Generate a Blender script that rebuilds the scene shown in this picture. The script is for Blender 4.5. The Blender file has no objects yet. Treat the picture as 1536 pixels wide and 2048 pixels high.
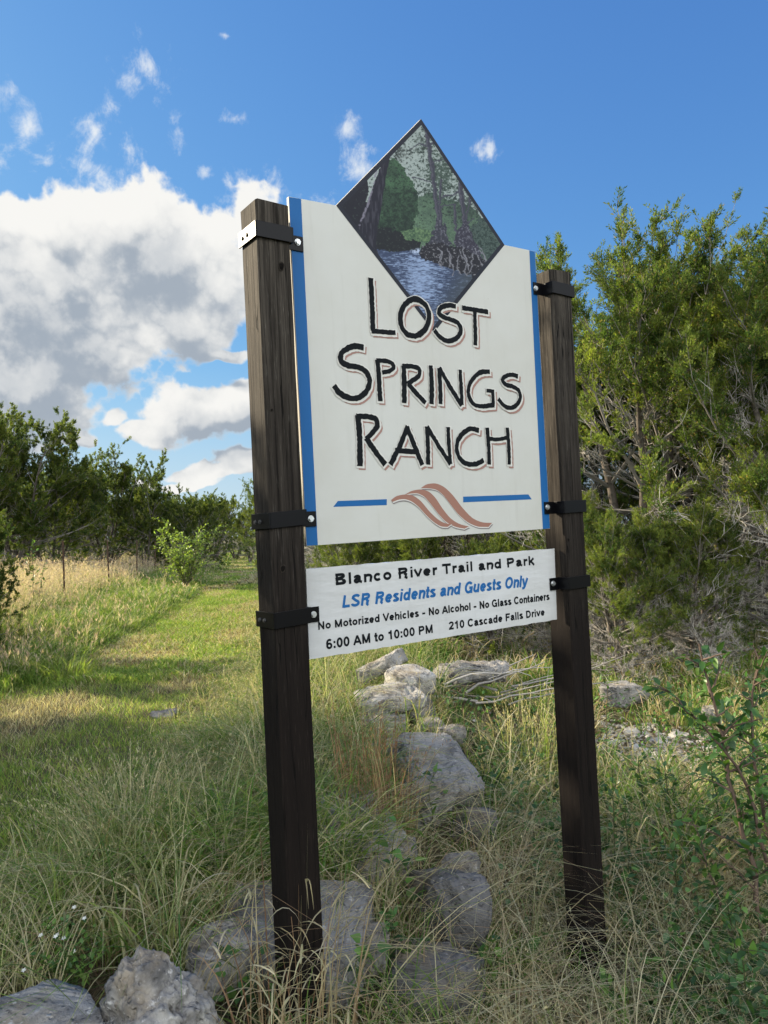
import bpy, bmesh, math
import numpy as np
from mathutils import Matrix, Vector
D = bpy.data
scene = bpy.context.scene
COL = scene.collection
PI = math.pi

# ------------------------------------------------------------------ camera
FPX, IW, IH = 1535.0, 1536.0, 2048.0            # focal length in photo pixels, photo size
EYE = 1.6
roll, pitch = math.radians(1.7), math.radians(2.0)
U_c = np.array([-math.sin(roll)*math.cos(pitch), -math.cos(roll)*math.cos(pitch), math.sin(pitch)])
F_c = np.array([0, 0, 1.0]); F_c = F_c - F_c.dot(U_c)*U_c; F_c /= np.linalg.norm(F_c)
X_c = np.cross(U_c, F_c); X_c /= np.linalg.norm(X_c)
if X_c[0] < 0: X_c = -X_c
C2W = np.array([X_c, F_c, U_c])                   # camera frame (x right, y down, z forward) -> world
CAM = np.array([0, 0, EYE])
cam = D.cameras.new('camera'); cam_o = D.objects.new('camera', cam); COL.objects.link(cam_o)
cam.sensor_fit = 'VERTICAL'; cam.sensor_height = 36.0; cam.lens = 36.0*FPX/IH
cam.clip_start = 0.05; cam.clip_end = 5000
ex, ey, ez = C2W@np.array([1, 0, 0]), C2W@np.array([0, -1, 0]), C2W@np.array([0, 0, -1])
cam_o.matrix_world = Matrix(((ex[0], ey[0], ez[0], 0), (ex[1], ey[1], ez[1], 0), (ex[2], ey[2], ez[2], EYE), (0, 0, 0, 1)))
scene.camera = cam_o

def ray(px, py):
    return C2W@np.array([(px-IW/2)/FPX, (py-IH/2)/FPX, 1.0])
def at(px, py, d):                                # point seen at a pixel, d metres ahead
    r = ray(px, py); return CAM + r*(d/r[1])

# ------------------------------------------------------------------ light and sky
SUN_AZ, SUN_EL = math.radians(-68.0), math.radians(23.5)   # from +Y, towards the left
s_dir = np.array([math.sin(SUN_AZ)*math.cos(SUN_EL), math.cos(SUN_AZ)*math.cos(SUN_EL), math.sin(SUN_EL)])
SKY_STRENGTH = 0.081
sun = D.lights.new('sun', 'SUN'); sun.energy = 5.0; sun.angle = math.radians(0.5); sun.color = (1.0, 0.86, 0.64)
sun_o = D.objects.new('sun', sun); COL.objects.link(sun_o)
sun_o.rotation_euler = Vector(s_dir).to_track_quat('Z', 'Y').to_euler()
sun_o.location = (-30, 20, 30)
scene.view_settings.view_transform = 'Standard'
scene.view_settings.look = 'None'
scene.view_settings.exposure = 1.25
scene.view_settings.gamma = 1.0
scene.cycles.max_bounces = 6
scene.cycles.diffuse_bounces = 4
scene.cycles.glossy_bounces = 2
scene.cycles.transmission_bounces = 4
scene.cycles.transparent_max_bounces = 4
scene.cycles.caustics_reflective = False
scene.cycles.caustics_refractive = False
scene.cycles.use_denoising = True
scene.cycles.sample_clamp_indirect = 6.0

class NT:
    """short node building"""
    def __init__(self, tree): self.t = tree
    def n(self, typ, **kw):
        o = self.t.nodes.new(typ)
        for k, v in kw.items(): setattr(o, k, v)
        return o
    def put(self, sock, v):
        if isinstance(v, bpy.types.NodeSocket): self.t.links.new(v, sock)
        elif v is not None: sock.default_value = v
    def m(self, op, a, b=None, c=None, clamp=False):
        o = self.n('ShaderNodeMath', operation=op, use_clamp=clamp)
        for i, v in enumerate((a, b, c)): self.put(o.inputs[i], v) if v is not None else None
        return o.outputs[0]
    def v(self, op, a, b=None):
        o = self.n('ShaderNodeVectorMath', operation=op)
        self.put(o.inputs[0], a)
        if b is not None: self.put(o.inputs[1], b)
        return o.outputs['Value'] if op in ('LENGTH', 'DOT_PRODUCT', 'DISTANCE') else o.outputs[0]
    def ss(self, x, a, b, lo=0.0, hi=1.0):
        o = self.n('ShaderNodeMapRange', interpolation_type='SMOOTHSTEP')
        for i, v in enumerate((x, a, b, lo, hi)): self.put(o.inputs[i], v)
        return o.outputs[0]
    def mix(self, f, a, b, blend='MIX'):
        o = self.n('ShaderNodeMix', data_type='RGBA', blend_type=blend)
        self.put(o.inputs[0], f)
        for i, v in ((6, a), (7, b)):
            if isinstance(v, tuple) and len(v) == 3: v = v+(1,)
            self.put(o.inputs[i], v)
        return o.outputs[2]
    def noise(self, vec, scale, detail=4, rough=0.55, dist=0.0, dim='3D'):
        o = self.n('ShaderNodeTexNoise', noise_dimensions=dim)
        if vec is not None: self.put(o.inputs['Vector'], vec)
        o.inputs['Scale'].default_value = scale; o.inputs['Detail'].default_value = detail
        o.inputs['Roughness'].default_value = rough; o.inputs['Distortion'].default_value = dist
        return o.outputs['Fac']

def azel(px, py):
    r = ray(px, py); r = r/np.linalg.norm(r)
    return math.atan2(r[0], r[1]), math.asin(r[2])

def blobs(nt, P, lst):
    """largest of 1-|(P-c)/r| over ellipses, P = (azimuth, elevation, 0)"""
    out = None
    for (a, e, ra, re) in lst:
        o = nt.n('ShaderNodeVectorMath', operation='MULTIPLY_ADD')
        nt.put(o.inputs[0], P); o.inputs[1].default_value = (1/ra, 1/re, 0); o.inputs[2].default_value = (-a/ra, -e/re, 0)
        s = nt.v('LENGTH', o.outputs[0])
        if out is None: out = s
        else:
            o = nt.n('ShaderNodeMath', operation='SMOOTH_MIN')
            nt.put(o.inputs[0], out); nt.put(o.inputs[1], s); o.inputs[2].default_value = 0.25; out = o.outputs[0]
    return nt.m('SUBTRACT', 1.0, out)
def px_ell(lst):
    r = []
    for (x, y, rx, ry) in lst:
        a, e = azel(x, y); r.append((a, e, rx/FPX*0.93, ry/FPX*0.93))
    return r

CUMULUS = px_ell([(20, 500, 150, 110), (140, 455, 120, 95), (245, 455, 100, 90), (300, 530, 190, 125), (420, 545, 140, 120),
                  (500, 470, 60, 90), (120, 650, 230, 180), (215, 700, 120, 110), (50, 780, 170, 110), (-90, 650, 180, 260), (80, 560, 150, 110), (370, 640, 130, 100),
                  (400, 838, 140, 60), (480, 825, 90, 60), (300, 875, 110, 26), (450, 708, 90, 22), (140, 866, 40, 20),
                  (215, 838, 36, 22), (430, 945, 170, 20), (500, 920, 80, 20), (330, 968, 140, 14)]) \
    + [(-1.25, 0.30, 0.45, 0.25), (2.3, 0.45, 0.7, 0.42), (-2.6, 0.5, 0.7, 0.4), (3.1, 0.75, 0.5, 0.35), (1.55, 0.3, 0.45, 0.22)]  # clouds out of view; those behind the camera are added for fill light
WISP = px_ell([(300, 140, 75, 45), (270, 165, 45, 35), (215, 235, 40, 50), (190, 265, 35, 35), (265, 295, 45, 45), (355, 265, 28, 50),
               (467, 238, 38, 18), (165, 335, 45, 60), (10, 190, 25, 40), (50, 250, 40, 50), (490, 350, 70, 45), (410, 345, 28, 22),
               (690, 258, 45, 34), (90, 325, 75, 25), (10, 330, 40, 40), (722, 338, 60, 70), (640, 400, 80, 34), (725, 330, 30, 40), (210, 380, 60, 50), (520, 390, 70, 40), (975, 300, 40, 30), (450, 70, 30, 8)])

world = D.worlds.new('World'); scene.world = world; world.use_nodes = True
world.cycles.sampling_method = 'MANUAL'; world.cycles.sample_map_resolution = 512
wt = world.node_tree; wt.nodes.clear(); W = NT(wt)
# density of the cumulus as a group, so that it can be looked up at several places
g = D.node_groups.new('cumulus_density', 'ShaderNodeTree')
g.interface.new_socket('P', in_out='INPUT', socket_type='NodeSocketVector')
g.interface.new_socket('D', in_out='OUTPUT', socket_type='NodeSocketFloat')
G = NT(g); gi = G.n('NodeGroupInput'); go = G.n('NodeGroupOutput')
wp = G.n('ShaderNodeTexNoise', noise_dimensions='2D'); G.put(wp.inputs['Vector'], gi.outputs[0]); wp.inputs['Scale'].default_value = 7.0; wp.inputs['Detail'].default_value = 4.0
q0 = G.v('ADD', gi.outputs[0], G.v('MULTIPLY', G.v('SUBTRACT', wp.outputs['Color'], (0.5, 0.5, 0.5)), (0.10, 0.08, 0)))
sh = G.m('MAXIMUM', blobs(G, q0, CUMULUS), -1.0)
def billow(sc, det):
    n_ = G.noise(gi.outputs[0], sc, det, 0.5, 0.0, '2D'); return G.m('ABSOLUTE', G.m('SUBTRACT', n_, 0.5))
b1, b2 = billow(13.0, 1.0), billow(34.0, 4.0)
n1 = G.noise(gi.outputs[0], 8.0, 8, 0.60, 0.0, '2D')
d = G.m('ADD', G.m('MULTIPLY', sh, 1.25), G.m('MULTIPLY', G.m('SUBTRACT', n1, 0.47), 1.15))
d = G.m('SUBTRACT', G.m('ADD', d, 0.14), G.m('ADD', G.m('MULTIPLY', b1, 1.25), G.m('MULTIPLY', b2, 0.95)))
g.links.new(d, go.inputs[0])

tc = W.n('ShaderNodeTexCoord'); dirv = W.v('NORMALIZE', tc.outputs['Generated'])
sx = W.n('ShaderNodeSeparateXYZ'); wt.links.new(dirv, sx.inputs[0])
az = W.m('ARCTAN2', sx.outputs[0], sx.outputs[1]); el = W.m('ARCSINE', sx.outputs[2])
cb = W.n('ShaderNodeCombineXYZ'); wt.links.new(az, cb.inputs[0]); wt.links.new(el, cb.inputs[1]); P = cb.outputs[0]
def dens(off):
    o = W.n('ShaderNodeGroup'); o.node_tree = g; W.put(o.inputs[0], W.v('ADD', P, off)); return o.outputs[0]
D0, D1 = dens((0, 0, 0)), dens((-0.014, 0.034, 0))
alpha = W.ss(D0, -0.02, 0.30)
fine = W.noise(P, 9.0, 5, 0.55, 0.3, '2D')
depth = W.m('ADD', W.m('ADD', W.m('MULTIPLY', D1, 0.85), W.m('MULTIPLY', D0, 0.15)), W.m('MULTIPLY', W.m('SUBTRACT', fine, 0.5), 1.0))
depth = W.m('ADD', depth, W.m('MULTIPLY', W.m('SUBTRACT', 0.30, el), 1.5))   # greyer towards the flat bases
shade = W.ss(depth, -0.05, 1.15)                   # cloud between here and the sun greys it
rel = W.ss(W.m('SUBTRACT', D0, D1), -0.30, 0.30)
bright = W.mix(shade, (0.385, 0.383, 0.372), (0.158, 0.182, 0.212))
bright = W.mix(W.m('MULTIPLY', rel, 0.38), bright, (0.41, 0.405, 0.39))
bright = W.mix(W.m('MULTIPLY', W.ss(D0, 0.30, 0.02), 0.45), bright, (0.37, 0.38, 0.385))
wn = W.noise(W.v('MULTIPLY', P, (1.0, 0.85, 1.0)), 21.0, 8, 0.64, 0.35, '2D')
wn2 = W.noise(W.v('ADD', P, (3.0, 1.0, 0)), 52.0, 6, 0.66, 0.25, '2D')
wd = W.m('ADD', W.m('MULTIPLY', W.m('MAXIMUM', blobs(W, P, WISP), -1.0), 1.0), W.m('ADD', W.m('MULTIPLY', W.m('SUBTRACT', wn, 0.565), 3.6), W.m('MULTIPLY', W.m('SUBTRACT', wn2, 0.5), 1.6)))
wa = W.m('MULTIPLY', W.ss(wd, 0.0, 1.7), 0.9)
sky = W.n('ShaderNodeTexSky', sky_type='NISHITA'); sky.sun_disc = False
sky.sun_elevation = SUN_EL; sky.sun_rotation = SUN_AZ; sky.altitude = 300; sky.air_density = 1.0; sky.dust_density = 0.6; sky.ozone_density = 2.2
skyc = W.mix(1.0, sky.outputs[0], (SKY_STRENGTH*0.53, SKY_STRENGTH*0.86, SKY_STRENGTH*1.14), 'MULTIPLY')
# evener towards the horizon, as the hazy evening sky is
den = W.v('ADD', W.v('MULTIPLY', skyc, (1.7, 2.17, 4.1)), (1.0, 1.0, 1.0))
skyc = W.v('DIVIDE', W.v('MULTIPLY', skyc, (1.07, 1.256, 2.14)), den)
skyc = W.mix(W.ss(el, 0.26, 0.0, 0.0, 0.55), skyc, (0.29, 0.325, 0.345))   # haze low in the sky
c1 = W.mix(wa, skyc, (0.37, 0.385, 0.395))
back = W.ss(sx.outputs[1], 0.15, -0.5, 1.0, 4.1)   # unseen clouds behind the camera, brightened as added fill light
cl = W.n('ShaderNodeVectorMath', operation='SCALE'); wt.links.new(bright, cl.inputs[0]); wt.links.new(back, cl.inputs['Scale'])
c2 = W.mix(alpha, c1, cl.outputs[0])
bg = W.n('ShaderNodeBackground'); wt.links.new(c2, bg.inputs[0]); bg.inputs[1].default_value = 1.0
wo = W.n('ShaderNodeOutputWorld'); wt.links.new(bg.outputs[0], wo.inputs[0])

# ------------------------------------------------------------------ numpy helpers
def hash3(i, j, k, seed):
    h = (i*374761393 + j*668265263 + k*2147483647 + seed*1274126177) & 0xFFFFFFFF
    h = ((h ^ (h >> 13))*1274126177) & 0xFFFFFFFF
    h = h ^ (h >> 16)
    return (h & 0xFFFF)/65535.0
def vnoise(P, seed=0):
    P = np.asarray(P, float)
    i = np.floor(P).astype(np.int64); f = P-i; f = f*f*f*(f*(f*6-15)+10)
    r = 0
    for a in (0, 1):
        for b in (0, 1):
            for c in (0, 1):
                w = (f[..., 0] if a else 1-f[..., 0])*(f[..., 1] if b else 1-f[..., 1])*(f[..., 2] if c else 1-f[..., 2])
                r = r + w*hash3(i[..., 0]+a, i[..., 1]+b, i[..., 2]+c, seed)
    return r
def fbm(P, oct=4, seed=0, gain=0.5):
    a, s, t = 1.0, 0, 0
    P = np.asarray(P, float)
    for o in range(oct):
        s = s + a*vnoise(P*(2.03**o)+o*17.3, seed+o); t += a; a *= gain
    return s/t
def fbm2(x, y, oct=4, seed=0, gain=0.5):
    return fbm(np.stack([x, y, np.zeros_like(x)+0.37], -1), oct, seed, gain)
def sstep(x, a, b):
    t = np.clip((x-a)/(b-a), 0, 1); return t*t*(3-2*t)
def nrm(v): return v/np.maximum(np.linalg.norm(v, axis=-1, keepdims=True), 1e-9)

def link(o, parent=None):
    COL.objects.link(o)
    if parent is not None: o.parent = parent
    return o
def np_mesh(name, V, Fs, mat, parent=None, col=None, smooth=False, mats=None, midx=None):
    """V (n,3); Fs list of (m,k) index arrays; col (n,3) per vertex colour"""
    me = D.meshes.new(name); V = np.ascontiguousarray(V, np.float32)
    me.vertices.add(len(V)); me.vertices.foreach_set('co', V.ravel())
    Fs = [np.asarray(f, np.int32) for f in Fs if len(f)]
    loops = np.concatenate([f.ravel() for f in Fs]); sizes = np.concatenate([np.full(len(f), f.shape[1], np.int32) for f in Fs])
    me.loops.add(len(loops)); me.loops.foreach_set('vertex_index', loops)
    me.polygons.add(len(sizes)); st = np.concatenate([[0], np.cumsum(sizes)[:-1]]).astype(np.int32)
    me.polygons.foreach_set('loop_start', st)
    me.polygons.foreach_set('use_smooth', np.full(len(sizes), bool(smooth)))
    if midx is not None: me.polygons.foreach_set('material_index', np.asarray(midx, np.int32))
    if col is not None:
        a = me.color_attributes.new('Col', 'FLOAT_COLOR', 'POINT')
        a.data.foreach_set('color', np.concatenate([col, np.ones((len(V), 1))], 1).astype(np.float32).ravel())
    for mm in (mats or [mat]): me.materials.append(mm)
    me.update(); me.validate()
    return link(D.objects.new(name, me), parent)
class Acc:
    """collects vertices and faces of several shapes for ONE mesh"""
    def __init__(s): s.V, s.F, s.C, s.n = [], {}, [], 0
    def add(s, V, F, C=None):
        V = np.asarray(V, float).reshape(-1, 3)
        for f in (F if isinstance(F, list) else [F]):
            f = np.asarray(f)
            if len(f): s.F.setdefault(f.shape[1], []).append(f+s.n)
        s.V.append(V)
        s.C.append(np.broadcast_to(np.asarray((1, 1, 1) if C is None else C, float), V.shape)); s.n += len(V)
    def build(s, name, mat, parent=None, smooth=False):
        return np_mesh(name, np.concatenate(s.V), [np.concatenate(v) for v in s.F.values()], mat, parent, np.concatenate(s.C), smooth)
def empty(name, loc=(0, 0, 0)):
    o = D.objects.new(name, None); o.location = loc; o.empty_display_size = 0.2; return link(o)
def tag(o, label, cat, group=None):
    o['label'] = label; o['category'] = cat
    if group: o['group'] = group
    return o
def kind(o, k): o['kind'] = k; return o
def dup(root, loc, rotz=0, scale=1.0, label=None, group=None):
    r = root.copy(); COL.objects.link(r); r.location = loc; r.rotation_euler = (0, 0, rotz); r.scale = (scale,)*3 if not isinstance(scale, tuple) else scale
    if label: r['label'] = label
    if group: r['group'] = group
    for ch in list(root.children):
        c = ch.copy(); COL.objects.link(c); c.parent = r
    return r
def box(x0, x1, y0, y1, z0, z1):
    V = [(x, y, z) for x in (x0, x1) for y in (y0, y1) for z in (z0, z1)]
    F = [(0, 1, 3, 2), (4, 6, 7, 5), (0, 4, 5, 1), (2, 3, 7, 6), (0, 2, 6, 4), (1, 5, 7, 3)]
    return np.array(V, float), np.array(F)
def prisms(P0, P1, r0, r1, k=3):
    """many tapered k-sided sticks"""
    P0, P1 = np.asarray(P0, float), np.asarray(P1, float); n = len(P0)
    r0 = np.broadcast_to(r0, n); r1 = np.broadcast_to(r1, n)
    d = nrm(P1-P0); a = np.where(np.abs(d[:, 2:3]) > 0.9, [[1, 0, 0]], [[0, 0, 1]])
    u = nrm(np.cross(d, a)); w = np.cross(d, u)
    an = np.arange(k)*2*PI/k
    ring = np.cos(an)[None, :, None]*u[:, None]+np.sin(an)[None, :, None]*w[:, None]
    V = np.concatenate([P0[:, None]+ring*r0[:, None, None], P1[:, None]+ring*r1[:, None, None]], 1)
    b = np.arange(n)[:, None]*2*k; i = np.arange(k)[None]; j = (i+1) % k
    F = np.stack([b+i, b+j, b+k+j, b+k+i], -1).reshape(-1, 4)
    return V.reshape(-1, 3), F
def tube(pts, rad, k=8, cap=True):
    pts = np.asarray(pts, float); n = len(pts); rad = np.broadcast_to(rad, n)
    t = nrm(np.gradient(pts, axis=0)); ref = np.array([0.31, 0.87, 0.38]); V = []
    for i in range(n):
        u = np.cross(t[i], ref); u /= np.linalg.norm(u); w = np.cross(t[i], u)
        for a in range(k):
            V.append(pts[i]+rad[i]*(math.cos(2*PI*a/k)*u+math.sin(2*PI*a/k)*w))
    F = [(i*k+a, i*k+(a+1) % k, (i+1)*k+(a+1) % k, (i+1)*k+a) for i in range(n-1) for a in range(k)]
    return np.array(V), np.array(F)

# ------------------------------------------------------------------ materials
def new_mat(name):
    m = D.materials.new(name); m.use_nodes = True; t = m.node_tree; t.nodes.clear()
    n = NT(t); out = n.n('ShaderNodeOutputMaterial'); return m, n, out
def principled(n, out, color, rough=0.7, spec=0.3, metal=0.0, normal=None):
    b = n.n('ShaderNodeBsdfPrincipled')
    n.put(b.inputs['Base Color'], color+(1,) if isinstance(color, tuple) else color)
    n.put(b.inputs['Roughness'], rough); b.inputs['Specular IOR Level'].default_value = spec; b.inputs['Metallic'].default_value = metal
    if normal is not None: n.put(b.inputs['Normal'], normal)
    n.t.links.new(b.outputs[0], out.inputs[0]); return b
def bump(n, h, s=0.3, dist=0.01):
    b = n.n('ShaderNodeBump'); b.inputs['Strength'].default_value = s; b.inputs['Distance'].default_value = dist
    n.put(b.inputs['Height'], h); return b.outputs[0]
def plain(name, color, rough=0.6, spec=0.3, metal=0.0):
    m, n, out = new_mat(name); principled(n, out, color, rough, spec, metal); return m
def leaf_mat(name, transl=0.4, rough=0.55, spec=0.25, tint=(1.15, 1.25, 0.55)):
    m, n, out = new_mat(name)
    a = n.n('ShaderNodeAttribute', attribute_name='Col')
    b = n.n('ShaderNodeBsdfPrincipled'); n.put(b.inputs['Base Color'], a.outputs[0]); b.inputs['Roughness'].default_value = rough
    b.inputs['Specular IOR Level'].default_value = spec
    tr = n.n('ShaderNodeBsdfTranslucent'); n.put(tr.inputs[0], n.mix(1.0, a.outputs[0], tint, 'MULTIPLY'))
    mx = n.n('ShaderNodeMixShader'); mx.inputs[0].default_value = transl
    n.t.links.new(b.outputs[0], mx.inputs[1]); n.t.links.new(tr.outputs[0], mx.inputs[2]); n.t.links.new(mx.outputs[0], out.inputs[0])
    return m
def attr_mat(name, rough=0.8, spec=0.2, nscale=None):
    m, n, out = new_mat(name); a = n.n('ShaderNodeAttribute', attribute_name='Col'); c = a.outputs[0]; nm = None
    if nscale:
        tcx = n.n('ShaderNodeTexCoord'); f = n.noise(tcx.outputs['Object'], nscale, 6, 0.65)
        c = n.mix(n.ss(f, 0.3, 0.75, 0.45, 1.25), (0, 0, 0), c)
        nm = bump(n, f, 0.6, 0.01)
    principled(n, out, c, rough, spec, 0, nm); return m
M_GRASS = leaf_mat('grass_blade', 0.42, 0.55, 0.14, (1.15, 1.20, 0.65))
M_JUNI = leaf_mat('juniper_foliage', 0.48, 0.55, 0.18)
M_LEAF = leaf_mat('broad_leaf', 0.40, 0.4, 0.45)
M_BARK = attr_mat('juniper_bark', 0.9, 0.1, 14.0)
M_TWIG = attr_mat('bare_twig', 0.85, 0.15)
M_PRINT = attr_mat('printed_vinyl', 0.4, 0.2)
M_BLACK = plain('black_powder_coat', (0.004, 0.004, 0.005), 0.30, 0.16)
M_BOLT = plain('zinc_bolt', (0.62, 0.64, 0.64), 0.35, 0.5, 0.85)
M_SCREW = plain('dull_screw', (0.10, 0.10, 0.10), 0.5, 0.5, 0.6)
M_BLUE = plain('blue_vinyl', (0.013, 0.118, 0.335), 0.5, 0.2)
M_INK = plain('black_vinyl', (0.007, 0.009, 0.011), 0.6, 0.10)
M_CREAM = plain('cream_vinyl', (0.66, 0.65, 0.60), 0.45, 0.2)
M_TERRA = plain('terracotta_vinyl', (0.33, 0.165, 0.12), 0.45, 0.3)
M_ROSE = plain('rose_vinyl', (0.35, 0.20, 0.165), 0.45, 0.3)
M_GREYV = plain('grey_vinyl', (0.22, 0.19, 0.19), 0.45, 0.3)
M_EDGE = plain('board_edge', (0.45, 0.43, 0.38), 0.7)
M_RUST = attr_mat('rusty_steel', 0.8, 0.3, 40.0)

def board_mat(name, col, dirt, wav=0.0):
    m, n, out = new_mat(name); tcx = n.n('ShaderNodeTexCoord'); o = tcx.outputs['Object']
    a = n.noise(o, 2.2, 5, 0.6); s = n.noise(n.v('MULTIPLY', o, (9, 9, 0.8)), 3.0, 4, 0.6)
    sp = n.noise(o, 55.0, 2, 0.5)
    c = n.mix(n.ss(a, 0.35, 0.75, 0, 0.5), col, dirt)
    c = n.mix(n.ss(s, 0.52, 0.8, 0, 0.28), c, tuple(x*0.8 for x in dirt))
    c = n.mix(n.ss(sp, 0.77, 0.80, 0, 0.6), c, (0.25, 0.22, 0.18))
    nm = bump(n, n.noise(n.v('MULTIPLY', o, (1, 1, 3.0)), 5.0, 3, 0.5), wav, 0.02) if wav else None
    principled(n, out, c, 0.38, 0.4, 0, nm); return m
M_BOARD = board_mat('ivory_board', (0.585, 0.588, 0.545), (0.49, 0.48, 0.41), 0.06)
M_LOWER = board_mat('white_vinyl_board', (0.60, 0.61, 0.605), (0.49, 0.49, 0.465), 0.35)

def wood_mat():
    m, n, out = new_mat('weathered_post_wood'); tcx = n.n('ShaderNodeTexCoord'); o = tcx.outputs['Object']
    g1 = n.noise(n.v('MULTIPLY', o, (1, 1, 0.035)), 75.0, 5, 0.65)
    g2 = n.noise(n.v('MULTIPLY', o, (1, 1, 0.05)), 260.0, 3, 0.6)
    pa = n.noise(n.v('MULTIPLY', o, (1, 1, 0.25)), 9.0, 4, 0.6)
    sp = n.n('ShaderNodeSeparateXYZ'); n.put(sp.inputs[0], o)
    # silvered by weather at the top, still dark with stain and splash lower down
    old = n.ss(n.m('ADD', sp.outputs[2], n.m('MULTIPLY', pa, 0.8)), 1.5, 3.2)
    dark = n.mix(g1, (0.0045, 0.0034, 0.0030), (0.0155, 0.0112, 0.0092))
    grey = n.mix(n.ss(g1, 0.25, 0.72), (0.012, 0.0098, 0.0078), (0.080, 0.069, 0.056))
    c = n.mix(old, dark, grey)
    c = n.mix(n.ss(g2, 0.58, 0.80, 0, 0.55), c, n.mix(old, (0.05, 0.040, 0.032), (0.27, 0.25, 0.215)))
    c = n.mix(n.ss(g2, 0.42, 0.25, 0, 0.75), c, (0.012, 0.009, 0.008))
    ck = n.noise(n.v('MULTIPLY', o, (1, 1, 0.022)), 34.0, 2, 0.4, 0.3)   # drying cracks along the grain
    crack = n.ss(n.m('ABSOLUTE', n.m('SUBTRACT', ck, 0.5)), 0.010, 0.003)
    c = n.mix(n.m('MULTIPLY', crack, 0.85), c, (0.003, 0.0025, 0.002))
    h = n.m('SUBTRACT', n.m('ADD', g1, n.m('MULTIPLY', g2, 0.5)), n.m('MULTIPLY', crack, 1.5))
    principled(n, out, c, 0.8, 0.12, 0, bump(n, h, 0.7, 0.004)); return m
M_WOOD = wood_mat()
M_KNOT = attr_mat('wood_knot', 0.9, 0.1, 90.0)

def rock_mat():
    m, n, out = new_mat('limestone'); tcx = n.n('ShaderNodeTexCoord'); o = tcx.outputs['Object']
    a = n.noise(o, 5.5, 8, 0.68, 0.4); b = n.noise(o, 26.0, 6, 0.7); c0 = n.noise(n.v('ADD', o, (3, 1, 7)), 3.2, 4, 0.6)
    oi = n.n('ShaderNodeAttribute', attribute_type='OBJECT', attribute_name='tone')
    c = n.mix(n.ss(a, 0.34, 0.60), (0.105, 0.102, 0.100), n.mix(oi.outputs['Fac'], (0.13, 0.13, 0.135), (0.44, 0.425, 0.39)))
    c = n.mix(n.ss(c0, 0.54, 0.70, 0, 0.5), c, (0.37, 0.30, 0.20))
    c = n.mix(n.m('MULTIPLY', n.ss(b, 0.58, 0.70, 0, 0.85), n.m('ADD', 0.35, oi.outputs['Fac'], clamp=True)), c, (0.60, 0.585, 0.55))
    c = n.mix(n.ss(b, 0.43, 0.30, 0, 0.9), c, (0.035, 0.035, 0.036))
    vo = n.n('ShaderNodeTexVoronoi'); n.put(vo.inputs['Vector'], o); vo.inputs['Scale'].default_value = 38
    h = n.m('ADD', n.m('MULTIPLY', a, 1.0), n.m('ADD', n.m('MULTIPLY', b, 0.8), n.ss(vo.outputs['Distance'], 0.0, 0.35, 0, 0.5)))
    principled(n, out, c, 0.92, 0.15, 0, bump(n, h, 0.9, 0.02)); return m
M_ROCK = rock_mat()

def ground_mat():
    m, n, out = new_mat('soil_and_thatch'); g_ = n.n('ShaderNodeNewGeometry'); o = g_.outputs['Position']
    a = n.noise(o, 1.1, 6, 0.65); b = n.noise(o, 16.0, 6, 0.75); c0 = n.noise(o, 0.25, 4, 0.6)
    c = n.mix(n.ss(a, 0.35, 0.65), (0.075, 0.062, 0.042), (0.15, 0.13, 0.065))
    c = n.mix(n.ss(c0, 0.4, 0.62, 0, 0.75), c, (0.085, 0.105, 0.030))
    c = n.mix(n.ss(b, 0.5, 0.75, 0, 0.6), c, (0.20, 0.165, 0.095))
    c = n.mix(n.ss(b, 0.45, 0.28, 0, 0.7), c, (0.022, 0.018, 0.012))
    principled(n, out, c, 0.95, 0.1, 0, bump(n, b, 0.8, 0.04)); return m
M_GROUND = ground_mat()

# ------------------------------------------------------------------ terrain
def path_c(y): return np.interp(y, [0, 3, 6, 10, 20, 50, 120, 400], [-2.6, -2.7, -2.75, -3.1, -4.35, -9.1, -21.0, -68.0])
def path_hw(y): return np.interp(y, [0, 3, 6, 10, 20, 50, 120], [0.75, 0.85, 1.05, 1.15, 1.0, 1.0, 1.5])
def wall_x(y): return np.interp(y, [0, 2.4, 3.4, 5.0, 7.2, 10, 30], [-1.5, -0.75, -0.30, 0.12, 0.32, 0.4, 0.5])
def ground_z(x, y):
    x = np.asarray(x, float); y = np.asarray(y, float)
    s = x-wall_x(np.clip(y, 0, 30))
    z = -0.42*sstep(s, -0.15, 1.25)*sstep(-y, -40, -12)
    pd = np.abs(x-path_c(np.clip(y, 0, 400)))/path_hw(np.clip(y, 0, 120))
    near = np.clip(1.2-np.hypot(x, y)/90, 0, 1)
    z = z+(fbm2(x*0.55, y*0.55, 3, 5)-0.5)*0.16*sstep(pd, 0.8, 1.6)*near
    z = z+(fbm2(x*2.3, y*2.3, 2, 9)-0.5)*0.05*near
    r = np.hypot(x, y)
    return z+sstep(r, 130, 520)*(3+6*fbm2(x*0.004, y*0.004, 2, 3))*sstep(y, -200, 100)
def gz(x, y): return float(ground_z(np.array([x]), np.array([y]))[0])
k = np.linspace(-1, 1, 221); axis = np.sinh(k*6.6)/np.sinh(6.6)*900
gx, gy = np.meshgrid(axis, axis+3, indexing='ij'); n_ = len(axis)
idx = np.arange(n_*n_).reshape(n_, n_)
Fg = np.stack([idx[:-1, :-1], idx[1:, :-1], idx[1:, 1:], idx[:-1, 1:]], -1).reshape(-1, 4)
kind(np_mesh('ground', np.stack([gx, gy, ground_z(gx, gy)], -1).reshape(-1, 3), [Fg], M_GROUND, smooth=True), 'structure')

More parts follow.
